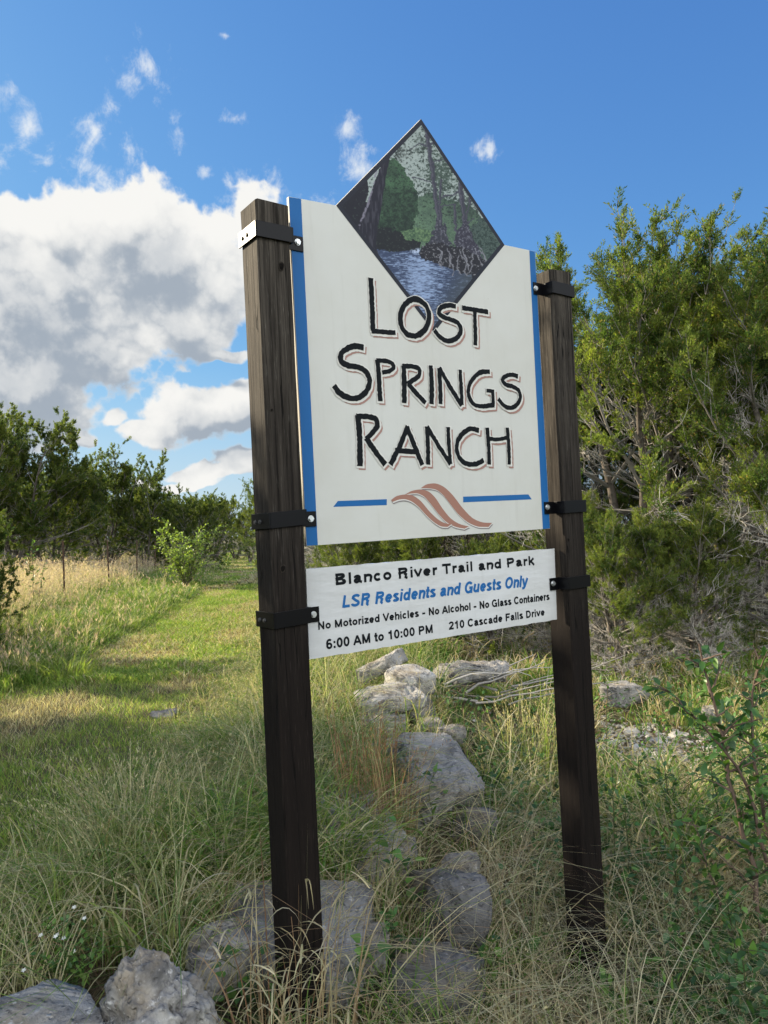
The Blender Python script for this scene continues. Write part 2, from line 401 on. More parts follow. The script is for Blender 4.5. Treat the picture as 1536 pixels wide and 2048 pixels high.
# ------------------------------------------------------------------ the ranch sign
SG_R = np.array([[0.8197, 0.0496, -0.5706], [-0.0294, 0.9986, 0.0445], [0.572, -0.0197, 0.82]])
SG_T = np.array([-0.3325, -1.1047, 2.6823])
sgx, sgb, sgu = C2W@SG_R[:, 0], C2W@SG_R[:, 2], -(C2W@SG_R[:, 1])
sgo = CAM+C2W@SG_T
ZT = (sgo[2]-gz(sgo[0], sgo[1]))/sgu[2]            # height of the board's top edge above the sign's base
sg_base = sgo-sgu*ZT
sign = empty('ranch_sign')
sign.matrix_world = Matrix([[sgx[i], sgb[i], sgu[i], sg_base[i]] for i in range(3)]+[[0, 0, 0, 1]])
tag(sign, 'tall ivory and white ranch sign boards bolted between two dark weathered wooden posts', 'sign')
MLOC = np.array([sgx, sgb, sgu])
def L(px, py, yp=0.0):                             # photo pixel -> (x, z) on a plane of the sign
    r = MLOC@ray(px, py); o = MLOC@(CAM-sg_base); t = (yp-o[1])/r[1]
    p = o+t*r; return np.array([p[0], p[2]])
BW = 1.2192; PS = 0.1238; PO = 0.0582; PXL, PXR = -0.1586, 1.2514
rng = np.random.default_rng(11)

def post(x0, knots, ztop, zbot):
    bm = bmesh.new()
    nz = 46; zs = np.linspace(zbot, ztop, nz); prof = []
    c = 0.006
    for (a, b) in ((0, c), (c, 0), (PS-c, 0), (PS, c), (PS, PS-c), (PS-c, PS), (c, PS), (0, PS-c)): prof.append((x0+a, -PO+b))
    rows = []
    for i, z in enumerate(zs):
        row = []
        for j, (x, y) in enumerate(prof):
            w = 0.0022*(vnoise(np.array([[z*2.3, j*0.0+x*9, y*9]]), 4)[0]-0.5)*2
            zz = z+(0.006*(rng.random()-0.5) if i == nz-1 else 0)
            row.append(bm.verts.new((x+w+0.0012*(rng.random()-.5), y+w*0.7+0.0012*(rng.random()-.5), zz)))
        rows.append(row)
    for i in range(nz-1):
        for j in range(8): bm.faces.new((rows[i][j], rows[i][(j+1) % 8], rows[i+1][(j+1) % 8], rows[i+1][j]))
    bm.faces.new(rows[-1])
    me = D.meshes.new('post'); bm.to_mesh(me); bm.free(); me.materials.append(M_WOOD)
    o = link(D.objects.new('post', me), sign)
    for (kx, kz, rx, rz, yy) in knots:              # dark knots, slightly sunken rings of their own
        A = Acc(); ths = np.linspace(0, 2*PI, 18, endpoint=False)
        for q, (s, dz, cc) in enumerate(((1.0, 0.0006, 0.030), (0.72, 0.0016, 0.008), (0.45, 0.0008, 0.004))):
            ring = np.stack([kx+rx*s*np.cos(ths)*(1+.12*np.sin(3*ths)), np.full(18, yy-dz), kz+rz*s*np.sin(ths)+0.25*rx*s*np.cos(ths)], 1)
            V = np.concatenate([ring, [[kx, yy-dz-(0.001 if q < 2 else -0.0004), kz]]])
            A.add(V, np.array([(i, (i+1) % 18, 18) for i in range(18)]), (cc*1.2, cc, cc*0.8))
        A.build('knot', M_KNOT, o)
    return o
lt = L(545, 404, -PO)[1]; rt = L(1118, 540, -PO)[1]
def kn(px, py, rx=.012, rz=.014): p = L(px, py, -PO); return (p[0], p[1], rx, rz, -PO-0.0015)
post(PXL, [kn(562, 533, .011, .016), kn(565, 1137, .011, .014), kn(543, 820, .004, .005)], lt, -0.35)
post(PXR, [kn(1136, 1080, .007, .010)], rt, -0.75)

# --- main board: square panel whose top edge rises into the diamond of the picture
q = [L(x, y) for x, y in ((577, 393), (672, 411), (842, 238), (1009, 490), (1070, 503), (1100, 1057), (613, 1092))]
BT = 0.014
def slab(name, pts, y0, y1, mat, emat, parent):
    n = len(pts); V = [(p[0], y, p[1]) for y in (y0, y1) for p in pts]
    bm = bmesh.new(); vs = [bm.verts.new(v) for v in V]
    f = bm.faces.new(vs[:n]); b = bm.faces.new(vs[n:][::-1])
    for i in range(n):
        e = bm.faces.new((vs[i], vs[n+i], vs[n+(i+1) % n], vs[(i+1) % n])); e.material_index = 1
    bmesh.ops.recalc_face_normals(bm, faces=bm.faces); bmesh.ops.triangulate(bm, faces=[f, b])
    me = D.meshes.new(name); bm.to_mesh(me); bm.free(); me.materials.append(mat); me.materials.append(emat)
    return link(D.objects.new(name, me), parent)
board = slab('main_board', q, 0.0, BT, M_BOARD, M_EDGE, sign)
board['label'] = 'square ivory board with a diamond river picture rising above its top'
def flat(name, polys, y, mat, parent):
    A = Acc()
    for i, p in enumerate(polys):
        A.add([(a[0], y, a[1]) for a in p], np.array([range(len(p))]))
    return A.build(name, mat, parent)
flat('stripe', [[L(577.6, 394), L(602, 398), L(635.5, 1090.3), L(613.3, 1091.5)]], -0.0006, M_BLUE, board)
flat('stripe', [[L(1058.5, 501), L(1069.6, 503.3), L(1099.6, 1056.6), L(1085.5, 1058)]], -0.0006, M_BLUE, board)

# --- printed river picture in the diamond
def seg_d(x, y, pts):
    d = np.full(x.shape, 1e9)
    for (a, b), (c, e) in zip(pts[:-1], pts[1:]):
        t = np.clip(((x-a)*(c-a)+(y-b)*(e-b))/((c-a)**2+(e-b)**2), 0, 1)
        d = np.minimum(d, np.hypot(x-a-t*(c-a), y-b-t*(e-b)))
    return d
def in_poly(x, y, pts):
    r = np.zeros(x.shape, bool); n = len(pts)
    for i in range(n):
        (a, b), (c, e) = pts[i], pts[(i+1) % n]
        k_ = ((b > y) != (e > y)) & (x < (c-a)*(y-b)/(e-b+1e-9)+a); r ^= k_
    return r
def picture_colour(x, y):
    """paint of the print: x, y in a 1536-wide sketch of the diamond"""
    nz = lambda s, sd, o=4: fbm2(x/s, y/s, o, sd, 0.6)
    wx, wy = x+(nz(40, 1)-.5)*60, y+(nz(40, 2)-.5)*60
    C = np.empty(x.shape+(3,)); C[:] = (0.46, 0.50, 0.40)
    C *= (0.85+0.3*nz(300, 3))[..., None]
    def put(mask, col, a=1.0):
        m = np.clip(mask, 0, 1)[..., None]*a; C[:] = C*(1-m)+np.asarray(col)*m
    leaf = nz(11, 7, 6); big = nz(60, 8)
    gcol = lambda d, l, t: (np.asarray(d)*(1-t[..., None])+np.asarray(l)*t[..., None])
    # far greens
    t = sstep(leaf, .34, .76)
    m = in_poly(wx, wy, [(480, 560), (600, 470), (700, 520), (860, 560), (1080, 760), (1000, 900), (400, 800), (400, 620)])
    put(m*0.92, gcol((.035, .075, .04), (.17, .29, .13), sstep(leaf+.4*big, .45, 1.0)))
    m = in_poly(wx, wy, [(860, 700), (930, 620), (1070, 760), (990, 900), (880, 860)]); put(m, gcol((.02, .04, .03), (.16, .22, .16), t))
    # big round tree left of centre
    m = in_poly(wx, wy, [(330, 290), (400, 270), (480, 370), (520, 430), (545, 560), (530, 640), (500, 720), (270, 740), (290, 500)])
    put(m, gcol((.012, .03, .018), (.085, .18, .075), sstep(leaf+.5*(big-.5)+.15*(560-y)/300, .34, .84)))
    # tall bald trees on the right bank: crowns of thin leaf, then limbs and trunks
    crown = np.clip(1.1-np.hypot((x-680)/190, (y-380)/300), 0, 1)
    put(sstep(leaf+.35*crown, .58, .80), (.035, .07, .04), 0.9)
    crown2 = np.clip(1.1-np.hypot((x-560)/110, (y-180)/150), 0, 1); put(sstep(leaf+.3*crown2, .60, .82), (.05, .075, .05), 0.8)
    crown3 = np.clip(1.1-np.hypot((x-830)/120, (y-560)/170), 0, 1); put(sstep(leaf+.3*crown3, .54, .76), (.03, .05, .035), 0.9)
    crown4 = np.clip(1.1-np.hypot((x-430)/80, (y-230)/90), 0, 1); put(sstep(leaf+.3*crown4, .58, .80), (.03, .04, .03), 0.9)
    jx, jy = x+(nz(22, 12)-.5)*26, y+(nz(22, 13)-.5)*26
    for pts, w in (([(590, 90), (612, 230), (628, 330), (648, 500), (665, 640), (672, 770)], 13), ([(600, 190), (540, 180), (490, 210)], 4.5),
                   ([(618, 180), (650, 150), (640, 120)], 5), ([(625, 300), (690, 270), (740, 310)], 4), ([(640, 420), (570, 400), (510, 380)], 4),
                   ([(655, 540), (700, 500), (770, 490), (800, 460)], 5), ([(660, 600), (690, 560), (770, 550)], 4.5), ([(680, 400), (676, 560), (684, 760)], 8),
                   ([(800, 420), (815, 560), (830, 680), (850, 800)], 14), ([(765, 560), (770, 660), (780, 760)], 9), ([(860, 500), (845, 600), (835, 650)], 5),
                   ([(880, 640), (850, 660), (840, 690)], 5)):
        d = seg_d(jx, jy, pts); put(sstep(-d, -w-2, -w+2), (.055, .052, .065)); put(sstep(-np.abs(seg_d(jx+w*.5, jy, pts)), -w*.28-1, -w*.28+1), (.16, .15, .16), .5)
    m = in_poly(wx, wy, [(830, 640), (860, 700), (960, 920), (880, 960), (770, 830), (750, 790)]); put(m, gcol((.04, .036, .05), (.20, .19, .20), sstep(nz(9, 21), .5, .75)))
    m = in_poly(wx, wy, [(655, 650), (690, 650), (745, 800), (600, 800)]); put(m, gcol((.04, .04, .05), (.19, .18, .19), sstep(nz(9, 22), .5, .75)))
    # grassy far bank, dark near bank, water
    m = in_poly(wx, wy, [(430, 720), (560, 690), (640, 740), (600, 790), (450, 780)]); put(m, gcol((.05, .10, .05), (.20, .30, .12), t))
    m = in_poly(wx, wy, [(250, 690), (400, 700), (470, 760), (570, 790), (540, 850), (250, 850)]); put(m, gcol((.008, .011, .014), (.05, .07, .05), sstep(leaf, .55, .8)))
    m = in_poly(x, y+(nz(30, 30)-.5)*26, [(255, 825), (430, 842), (560, 826), (620, 900), (760, 950), (900, 985), (1000, 1000), (800, 1400), (560, 1500), (400, 1200)])
    st = fbm2(x/26, y/6, 4, 31, .65); glint = np.clip(1.15-np.hypot((x-560)/170, (y-1010)/330), 0, 1)
    wc = gcol((.045, .065, .115), (.36, .45, .58), sstep(st+.28*glint, .50, .88))
    wc = wc*(1-.55*sstep(x+.5*y, 1180, 1380))[..., None]+np.asarray((.075, .085, .06))*(.55*sstep(x+.5*y, 1180, 1380))[..., None]
    put(m*1.0, wc)
    put(np.clip(1-np.hypot((x-545)/60, (y-838)/24), 0, 1)*sstep(nz(10, 33), .38, .6)*1.6, (.62, .68, .74))
    # rocks and roots of the right bank
    m = in_poly(wx, wy, [(550, 830), (600, 790), (720, 800), (850, 830), (960, 900), (900, 1000), (780, 960), (640, 910), (560, 870)])
    put(m, gcol((.015, .015, .02), (.30, .28, .26), sstep(fbm2(x/14+y/30, y/10-x/40, 4, 41, .65), .57, .80)))
    for sd in range(12):
        r_ = np.random.default_rng(sd); a = 640+r_.random()*290; b = 800+r_.random()*70
        pts = [(a, b)]
        for _ in range(4): a += (r_.random()-.35)*40; b += 18+r_.random()*22; pts.append((a, b))
        put(sstep(-seg_d(jx, jy, pts), -4.5, -2), (.30, .28, .27), .75)
    # great dark trunk at the left
    m = in_poly(wx, wy, [(20, 560), (150, 420), (230, 380), (240, 560), (170, 760)]); put(m, gcol((.008, .009, .016), (.05, .065, .05), sstep(leaf, .6, .78)))
    m = in_poly(x+(nz(50, 50)-.5)*24, y, [(300, 330), (385, 215), (352, 330), (325, 500), (300, 640), (282, 760), (300, 900), (150, 720), (205, 620), (255, 460)])
    put(m, gcol((.012, .012, .022), (.055, .05, .06), sstep(fbm2(x/9, y/70, 3, 52), .5, .7)))
    put(sstep(-seg_d(x+(nz(40, 55)-.5)*20, y, [(285, 350), (262, 440), (235, 540), (180, 675)]), -9, -4)*sstep(nz(18, 56), .38, .55), (.30, .26, .28), .85)
    return np.clip(C*np.array((.74, .80, .95)), 0, 1)
dt, dl, dr_, db = L(842, 238), L(672, 411), L(1009, 490), L(868, 665)
N = 330
u_, v_ = np.meshgrid(np.linspace(0, 1, N), np.linspace(0, 1, N), indexing='ij')
DP = dt+(dl-dt)*u_[..., None]*(1-v_[..., None])+(dr_-dt)*v_[..., None]*(1-u_[..., None])+(db-dt)*(u_*v_)[..., None]
a00, a10, a01, a11 = dt, dl, dr_, db
DP = (1-u_)[..., None]*(1-v_)[..., None]*a00+u_[..., None]*(1-v_)[..., None]*a10+(1-u_)[..., None]*v_[..., None]*a01+(u_*v_)[..., None]*a11
# sketch coordinates of every print dot (the print is designed in a 1536-wide drawing)
Wp = sg_base+DP[..., 0:1]*sgx+DP[..., 1:2]*sgu; Cc = (Wp-CAM)@C2W
PX = Cc[..., 0]/Cc[..., 2]*FPX+IW/2; PY = Cc[..., 1]/Cc[..., 2]*FPX+IH/2
pc = picture_colour((PX-660)*3.072, (PY-230)*3.072)
bw = 0.030
edge = np.minimum(np.minimum(u_, 1-u_), np.minimum(v_, 1-v_))
pc[edge < bw] = (0.010, 0.013, 0.024)
idp = np.arange(N*N).reshape(N, N); Fp = np.stack([idp[:-1, :-1], idp[:-1, 1:], idp[1:, 1:], idp[1:, :-1]], -1).reshape(-1, 4)
pic = np_mesh('picture', np.stack([DP[..., 0], np.full((N, N), -0.0006), DP[..., 1]], -1).reshape(-1, 3), [Fp[:, ::-1]], M_PRINT, board, pc.reshape(-1, 3))
pic['label'] = 'diamond print of a creek between tall bald trees with a black border'

# --- brush lettering
def strip(pts, w, closed=False, rough=0.0, seed=0, dens=0.010):
    """polygon strip along a polyline, with uneven edges"""
    pts = [np.asarray(p, float) for p in pts]
    if closed: pts = pts+[pts[0]]
    P_ = np.array(pts)
    s = np.concatenate([[0], np.cumsum(np.linalg.norm(np.diff(P_, axis=0), axis=1))])
    n = max(int(s[-1]/dens), len(pts), 3); ss_ = np.linspace(0, s[-1], n)
    if len(pts) > 3:                                # smooth through the points
        T = np.gradient(P_, s, axis=0)
        if closed: T[0] = T[-1] = (P_[1]-P_[-2])/(s[1]-s[0]+s[-1]-s[-2])
        i = np.clip(np.searchsorted(s, ss_, 'right')-1, 0, len(s)-2); h = s[i+1]-s[i]; t = ((ss_-s[i])/h)[:, None]; h = h[:, None]
        Q = (2*t**3-3*t**2+1)*P_[i]+(t**3-2*t**2+t)*h*T[i]+(-2*t**3+3*t**2)*P_[i+1]+(t**3-t**2)*h*T[i+1]
    else: Q = np.stack([np.interp(ss_, s, P_[:, 0]), np.interp(ss_, s, P_[:, 1])], 1)
    T = nrm(np.gradient(Q, axis=0))
    if closed: T[0] = T[-1] = nrm(T[0]+T[-1])
    Nn = np.stack([-T[:, 1], T[:, 0]], 1); r_ = np.random.default_rng(seed)
    j1 = (r_.random(n)-.5)*rough*w; j2 = (r_.random(n)-.5)*rough*w
    ww = np.full(n, w/2)*(1+rough*1.1*(vnoise(np.stack([ss_/0.05, np.full(n, seed*3.1), np.zeros(n)], 1), 3)-.5))
    if closed: j1[-1], j2[-1], ww[-1] = j1[0], j2[0], ww[0]
    return Q+Nn*(ww+j1)[:, None], Q-Nn*(ww+j2)[:, None]
def add_strip(A, ab, y, off=(0, 0)):
    a, b = ab; n = len(a)
    V = np.concatenate([np.stack([a[:, 0]+off[0], np.full(n, y), a[:, 1]+off[1]], 1), np.stack([b[:, 0]+off[0], np.full(n, y), b[:, 1]+off[1]], 1)])
    i = np.arange(n-1); A.add(V, np.stack([i, i+n, i+n+1, i+1], 1)[:, ::-1])
ZS = 3.491
def zl(x, y): return L(640+x/ZS, 530+y/ZS)
WORDS = {
 'LOST': [([(352, 92), (356, 200), (362, 310), (366, 462)], 37, 0), ([(356, 462), (430, 468), (524, 474)], 33, 0),
          ([(645, 240), (595, 272), (560, 345), (563, 420), (597, 478), (648, 497), (700, 480), (745, 425), (758, 352), (735, 285), (695, 250)], 40, 1),
          ([(945, 292), (910, 283), (868, 288), (832, 310), (826, 338), (856, 362), (912, 384), (962, 410), (980, 445), (968, 490), (930, 523), (882, 530), (832, 502), (795, 456)], 34, 0),
          ([(988, 300), (1080, 315), (1170, 330)], 34, 0), ([(1076, 318), (1080, 440), (1081, 562)], 33, 0)],
 'SPRINGS': [([(302, 578), (255, 568), (188, 584), (142, 630), (142, 670), (182, 698), (252, 712), (312, 742), (342, 792), (336, 850), (300, 905), (240, 932), (180, 922), (128, 888), (94, 842)], 38, 0),
          ([(398, 664), (408, 800), (417, 952)], 38, 0), ([(390, 668), (445, 670), (500, 690), (512, 715), (488, 738), (430, 752)], 30, 0),
          ([(580, 705), (585, 830), (585, 965)], 38, 0), ([(570, 706), (640, 710), (690, 732), (690, 766), (650, 802), (606, 832)], 32, 0), ([(612, 828), (670, 900), (734, 964)], 36, 0),
          ([(769, 702), (777, 830), (775, 972)], 37, 0),
          ([(828, 722), (836, 850), (838, 972)], 35, 0), ([(828, 718), (908, 860), (986, 982)], 35, 0), ([(974, 732), (981, 850), (988, 978)], 32, 0),
          ([(1182, 748), (1130, 746), (1072, 785), (1036, 850), (1036, 920), (1066, 970), (1112, 986), (1160, 984), (1212, 978)], 33, 0), ([(1200, 878), (1204, 930), (1204, 985)], 30, 0), ([(1158, 878), (1185, 880), (1212, 884)], 26, 0),
          ([(1378, 778), (1340, 768), (1288, 780), (1268, 806), (1286, 830), (1342, 850), (1384, 880), (1394, 920), (1375, 970), (1330, 998), (1280, 984), (1240, 936)], 33, 0)],
 'RANCH': [([(262, 1050), (274, 1220), (276, 1405)], 42, 0), ([(250, 1058), (330, 1060), (388, 1080), (398, 1116), (370, 1162), (318, 1216)], 36, 0), ([(318, 1208), (380, 1300), (452, 1395)], 40, 0),
          ([(608, 1125), (552, 1270), (488, 1395)], 38, 0), ([(602, 1130), (655, 1260), (710, 1398)], 38, 0), ([(520, 1296), (600, 1300), (668, 1306)], 34, 0),
          ([(742, 1128), (750, 1260), (752, 1395)], 36, 0), ([(742, 1130), (828, 1270), (908, 1392)], 36, 0), ([(890, 1132), (896, 1260), (906, 1390)], 33, 0),
          ([(1106, 1156), (1050, 1144), (990, 1180), (954, 1240), (954, 1310), (985, 1366), (1040, 1392), (1096, 1386), (1138, 1362)], 35, 0),
          ([(1163, 1136), (1174, 1270), (1177, 1394)], 34, 0), ([(1304, 1136), (1314, 1270), (1317, 1394)], 34, 0), ([(1178, 1214), (1240, 1219), (1306, 1206)], 29, 0)]}
px_m = BW/527.0                                     # metres on the board per photo pixel, near its middle
for wi, (word, strokes) in enumerate(WORDS.items()):
    me_parts = []
    for li, (mat, grow, off, yb) in enumerate(((M_ROSE, 8, (18, 21), -0.0012), (M_CREAM, 17, (4, 5), -0.0024), (M_INK, 0, (0, 0), -0.0036))):
        A = Acc()
        for si, (pts, w, cl) in enumerate(strokes):
            pp = [zl(x+off[0], y+off[1]) for x, y in pts]
            ww = (w*.87+grow)/ZS*px_m
            if not cl and grow:                     # outlines run past the ends of the stroke
                e0 = nrm(pp[0]-pp[1])*grow*.45/ZS*px_m; e1 = nrm(pp[-1]-pp[-2])*grow*.45/ZS*px_m
                pp = [pp[0]+e0]+pp[1:-1]+[pp[-1]+e1]
            add_strip(A, strip(pp, ww, bool(cl), 0.14 if not grow else 0.08, wi*50+si, 0.0075), yb-0.00006*si)
        me_parts.append((A, mat))
    V = np.concatenate([np.concatenate(A.V) for A, _ in me_parts]); F = []; mi = []; o_ = 0
    for i, (A, _) in enumerate(me_parts):
        f = np.concatenate(A.F[4])+o_; F.append(f); mi += [i]*len(f); o_ += A.n
    lo = np_mesh('lettering', V, [np.concatenate(F)], None, board, mats=[m for _, m in me_parts], midx=mi)
    lo['label'] = 'black brush lettering ' + word

# --- emblem of three terracotta waves between two blue bars
def e4(x, y): return L(490+x/2.194, 940+y/2.194)
WV = [([(770, 80), (795, 62), (835, 57), (872, 72), (912, 110), (952, 165), (997, 213), (1040, 231), (1084, 232)], [(805, 80), (840, 86), (870, 110), (900, 150), (935, 195), (975, 230), (1020, 250), (1068, 250)]),
      ([(700, 108), (730, 91), (770, 84), (806, 93), (836, 122), (866, 170), (901, 214), (940, 238), (982, 248)], [(725, 104), (757, 102), (786, 116), (815, 150), (845, 190), (880, 228), (920, 250), (962, 258)]),
      ([(640, 132), (662, 114), (702, 106), (737, 111), (771, 135), (806, 180), (841, 214), (871, 233), (905, 238)], [(646, 141), (672, 130), (702, 127), (731, 138), (760, 160), (790, 195), (825, 228), (858, 249), (888, 250)])]
def wave(A, top, bot, y, off=(0, 0), grow=0.0):
    def rs(p, n=40):
        p = np.array(p, float); s = np.linspace(0, 1, len(p)); t = np.linspace(0, 1, n)
        return np.stack([np.interp(t, s, p[:, 0]), np.interp(t, s, p[:, 1])], 1)
    a, b = rs(top), rs(bot)
    for _ in range(3):
        for z_ in (a, b): z_[1:-1] = (z_[:-2]+2*z_[1:-1]+z_[2:])/4
    c = (a+b)/2; d_ = nrm(a-c); a = a+d_*grow; b = b-d_*grow
    A_ = np.array([e4(x+off[0], y_+off[1]) for x, y_ in a]); B_ = np.array([e4(x+off[0], y_+off[1]) for x, y_ in b])
    add_strip(A, (A_, B_), y)
parts = []
for mi_, (mat, off, gr) in enumerate(((M_GREYV, (4, 8), 1.5), (M_CREAM, (2, 3), 2.0), (M_TERRA, (0, 0), 0.0))):
    A = Acc()
    for i, (t_, b_) in enumerate(WV): wave(A, t_, b_, -0.0008-0.0004*i-0.00012*mi_, off, gr)
    parts.append((A, mat))
V = np.concatenate([np.concatenate(A.V) for A, _ in parts]); F = []; mi = []; o_ = 0
for i, (A, _) in enumerate(parts):
    f = np.concatenate(A.F[4])+o_; F.append(f); mi += [i]*len(f); o_ += A.n
np_mesh('emblem', V, [np.concatenate(F)], None, board, mats=[m for _, m in parts], midx=mi)['label'] = 'three terracotta waves'
flat('bar', [[e4(387, 162), e4(407, 136), e4(622, 128), e4(622, 154)]], -0.0006, M_BLUE, board)
flat('bar', [[e4(957, 117), e4(1243, 107), e4(1258, 129), e4(957, 142)]], -0.0006, M_BLUE, board)

# --- lower board with its four lines of lettering
ql = [L(x, y) for x, y in ((612, 1138), (1109, 1097), (1114, 1239), (619, 1319))]
def lower_board():
    nx, nz = 40, 10; A = Acc(); V = []
    for side in (0, 1):
        for i in range(nx+1):
            for j in range(nz+1):
                u, v = i/nx, j/nz
                p = (1-u)*(1-v)*ql[0]+u*(1-v)*ql[1]+u*v*ql[2]+(1-u)*v*ql[3]
                if j in (0, nz): p = p+np.array([0, (rng.random()-.5)*0.003])
                V.append((p[0], 0.006*side, p[1]))
    m_ = (nx+1)*(nz+1); F = []
    for i in range(nx):
        for j in range(nz):
            a = i*(nz+1)+j; F.append((a, a+1, a+nz+2, a+nz+1)); F.append((m_+a, m_+a+nz+1, m_+a+nz+2, m_+a+1))
    for i in range(nx):
        for j in (0, nz):
            a = i*(nz+1)+j; b = a+nz+1; F.append((a, b, b+m_, a+m_))
    for j in range(nz):
        for i in (0, nx):
            a = i*(nz+1)+j; F.append((a, a+1, a+1+m_, a+m_))
    o = np_mesh('lower_board', V, [np.array(F)], M_LOWER, sign)
    bm = bmesh.new(); bm.from_mesh(o.data); bmesh.ops.recalc_face_normals(bm, faces=bm.faces); bm.to_mesh(o.data); bm.free()
    o['label'] = 'narrow white board with four lines of notices'; return o
lower = lower_board()
def arc(cx, cy, rx, ry, a0, a1, n=12):
    t = np.radians(np.linspace(a0, a1, n)); return [(cx+rx*math.cos(q_), cy+ry*math.sin(q_)) for q_ in t]
def glyphs(w):
    h = w/2; X = .74; xt = X-h; T = 1-h; S_ = {}
    xm = X/2
    def g_(ch, adv, *st): S_[ch] = (adv, list(st))
    def bowl(l, r): return arc((l+r)/2, xm, (r-l)/2-h, xm-h, 0, 360, 26)
    g_(' ', .40)
    g_('l', .36, [(.18, 0), (.18, 1)]); g_('i', .36, [(.18, 0), (.18, X)], [(.18, .84), (.18, 1)])
    g_('o', .80, bowl(.04, .76)); g_('n', .78, [(.07+h, 0), (.07+h, X)], [(.07+h, .42)]+arc(.39+h*.4, X-.28, .30-h*.6, .28-h, 170, 0, 9)+[(.71-h, 0)])
    g_('h', .78, [(.07+h, 0), (.07+h, 1)], [(.07+h, .42)]+arc(.39+h*.4, X-.28, .30-h*.6, .28-h, 170, 0, 9)+[(.71-h, 0)])
    g_('u', .78, [(.71-h, 0), (.71-h, X)], [(.71-h, .32)]+arc(.39-h*.4, .28, .30-h*.6, .28-h, -10, -180, 9)+[(.07+h, X)])
    g_('m', 1.2, [(.07+h, 0), (.07+h, X)])
    g_('r', .52, [(.07+h, 0), (.07+h, X)], [(.07+h, .40)]+arc(.40, .40, .40-.07-h, X-h-.40, 175, 80, 7)+[(.50, xt+.005)])
    g_('a', .78, [(.10+h, .50)]+arc(.38, .50, .28-h*.9, X-.50-h, 165, 0, 9)+[(.66-h*.9+.005, .15)]+[(.72, h*.7)],
       [(.62, .42), (.40, .39)]+arc(.25+h*.6, .225, .21-h*.6, .225-h*.8, 100, 280, 9)+[(.42, h*1.15), (.58, .22)])
    g_('d', .82, [(.75-h, 0), (.75-h, 1)], bowl(.04, .78-h*.5)); g_('b', .82, [(.07+h, 0), (.07+h, 1)], bowl(.04+h*.5, .78))
    g_('c', .75, arc(.38, xm, .34-h, xm-h, 38, 322, 20)); g_('e', .78, [(.08+h, xm), (.70-h*.4, xm)], arc(.39, xm, .35-h, xm-h, 0, 320, 22))
    g_('s', .72, arc(.36, X-.215, .25-h*.3, .215-h, 20, 190, 9)[:-1]+[(.16+h*.6, X-.25), (.36, xm+.005), (.56-h*.4, .26)]+arc(.36, .215, .27-h*.3, .215-h, 5, -165, 9))
    g_('t', .45, [(.21, .95), (.21, .20)]+arc(.36, .16, .15, .16-h, 180, 262, 5)+[(.43, h)], [(.02, xt), (.42, xt)])
    g_('v', .74, [(.08, X), (.37, h*.5)], [(.66, X), (.37, h*.5)]); g_('y', .74, [(.08, X), (.38, .03)], [(.66, X), (.40, .02), (.30, -.20+h), (.10, -.22+h)])
    g_('z', .68, [(.06, xt), (.62, xt)], [(.60, xt), (.10, h)], [(.06, h), (.64, h)]); g_('k', .76, [(.07+h, 0), (.07+h, 1)], [(.64, X), (.20, .30)], [(.34, .44), (.67, 0)])
    g_('f', .45, [(.20, 0), (.20, .8)]+arc(.36, .8, .16, .2-h, 180, 98, 6)+[(.44, T)], [(.02, xt), (.42, xt)])
    g_('B', .98, [(.09+h, 0), (.09+h, 1)], [(.1, T), (.55, T)]+arc(.58, .755, .26-h, .245-h, 85, -90, 9)+[(.1, .51)], [(.1, .51), (.60, .51)]+arc(.62, .26, .28-h, .255-h*1.05, 88, -88, 9)+[(.1, h)])
    g_('R', 1.0, [(.09+h, 0), (.09+h, 1)], [(.1, T), (.58, T)]+arc(.60, .735, .29-h, .265-h, 85, -85, 9)+[(.1, .47)], [(.56, .47), (.76-h*.3, .36), (.79-h, .10), (.86-h*.3, 0)])
    g_('P', .92, [(.09+h, 0), (.09+h, 1)], [(.1, T), (.56, T)]+arc(.58, .70, .29-h, .30-h, 85, -85, 9)+[(.1, .40+h*.2)])
    g_('T', .84, [(.03, T), (.81, T)], [(.42, 0), (.42, T)]); g_('L', .82, [(.09+h, 0), (.09+h, 1)], [(.1, h), (.78, h)])
    g_('F', .84, [(.09+h, 0), (.09+h, 1)], [(.1, T), (.80, T)], [(.1, .50), (.72, .50)])
    g_('D', .99, [(.09+h, 0), (.09+h, 1)], [(.1, T), (.45, T)]+arc(.47, .5, .44-h, .5-h, 88, -88, 14)+[(.1, h)])
    g_('O', 1.08, arc(.54, .5, .48-h, .515-h, 0, 360, 30)); g_('C', 1.0, arc(.53, .5, .47-h, .515-h, 38, 322, 26))
    g_('G', 1.07, arc(.54, .5, .48-h, .515-h, 40, 330, 26), [(.58, .46), (.99, .46)], [(.98-h, .46), (.98-h, 0)])
    g_('S', .93, arc(.46, .735, .33-h*.3, .28-h, 15, 200, 11)[:-1]+[(.18+h, .62), (.46, .505), (.72-h*.3, .40)]+arc(.465, .28, .37-h*.5, .295-h, 12, -172, 12))
    g_('N', 1.0, [(.09+h, 0), (.09+h, 1)], [(.11+h*.6, .97), (.89-h*.6, .03)], [(.91-h, 0), (.91-h, 1)])
    g_('M', 1.16, [(.09+h, 0), (.09+h, 1)], [(.12+h*.6, .97), (.58, .06)], [(1.04-h*.6, .97), (.58, .06)], [(1.07-h, 0), (1.07-h, 1)])
    g_('V', .92, [(.07, 1), (.46, h*.4)], [(.85, 1), (.46, h*.4)]); g_('A', .98, [(.08, 0), (.49, T+h*.5)], [(.90, 0), (.49, T+h*.5)], [(.22, .30), (.76, .30)])
    g_('0', .80, arc(.40, .5, .355-h, .51-h, 0, 360, 28)); g_('1', .80, [(.47, 0), (.47, 1)], [(.46, .80), (.30, .745), (.14, .74)])
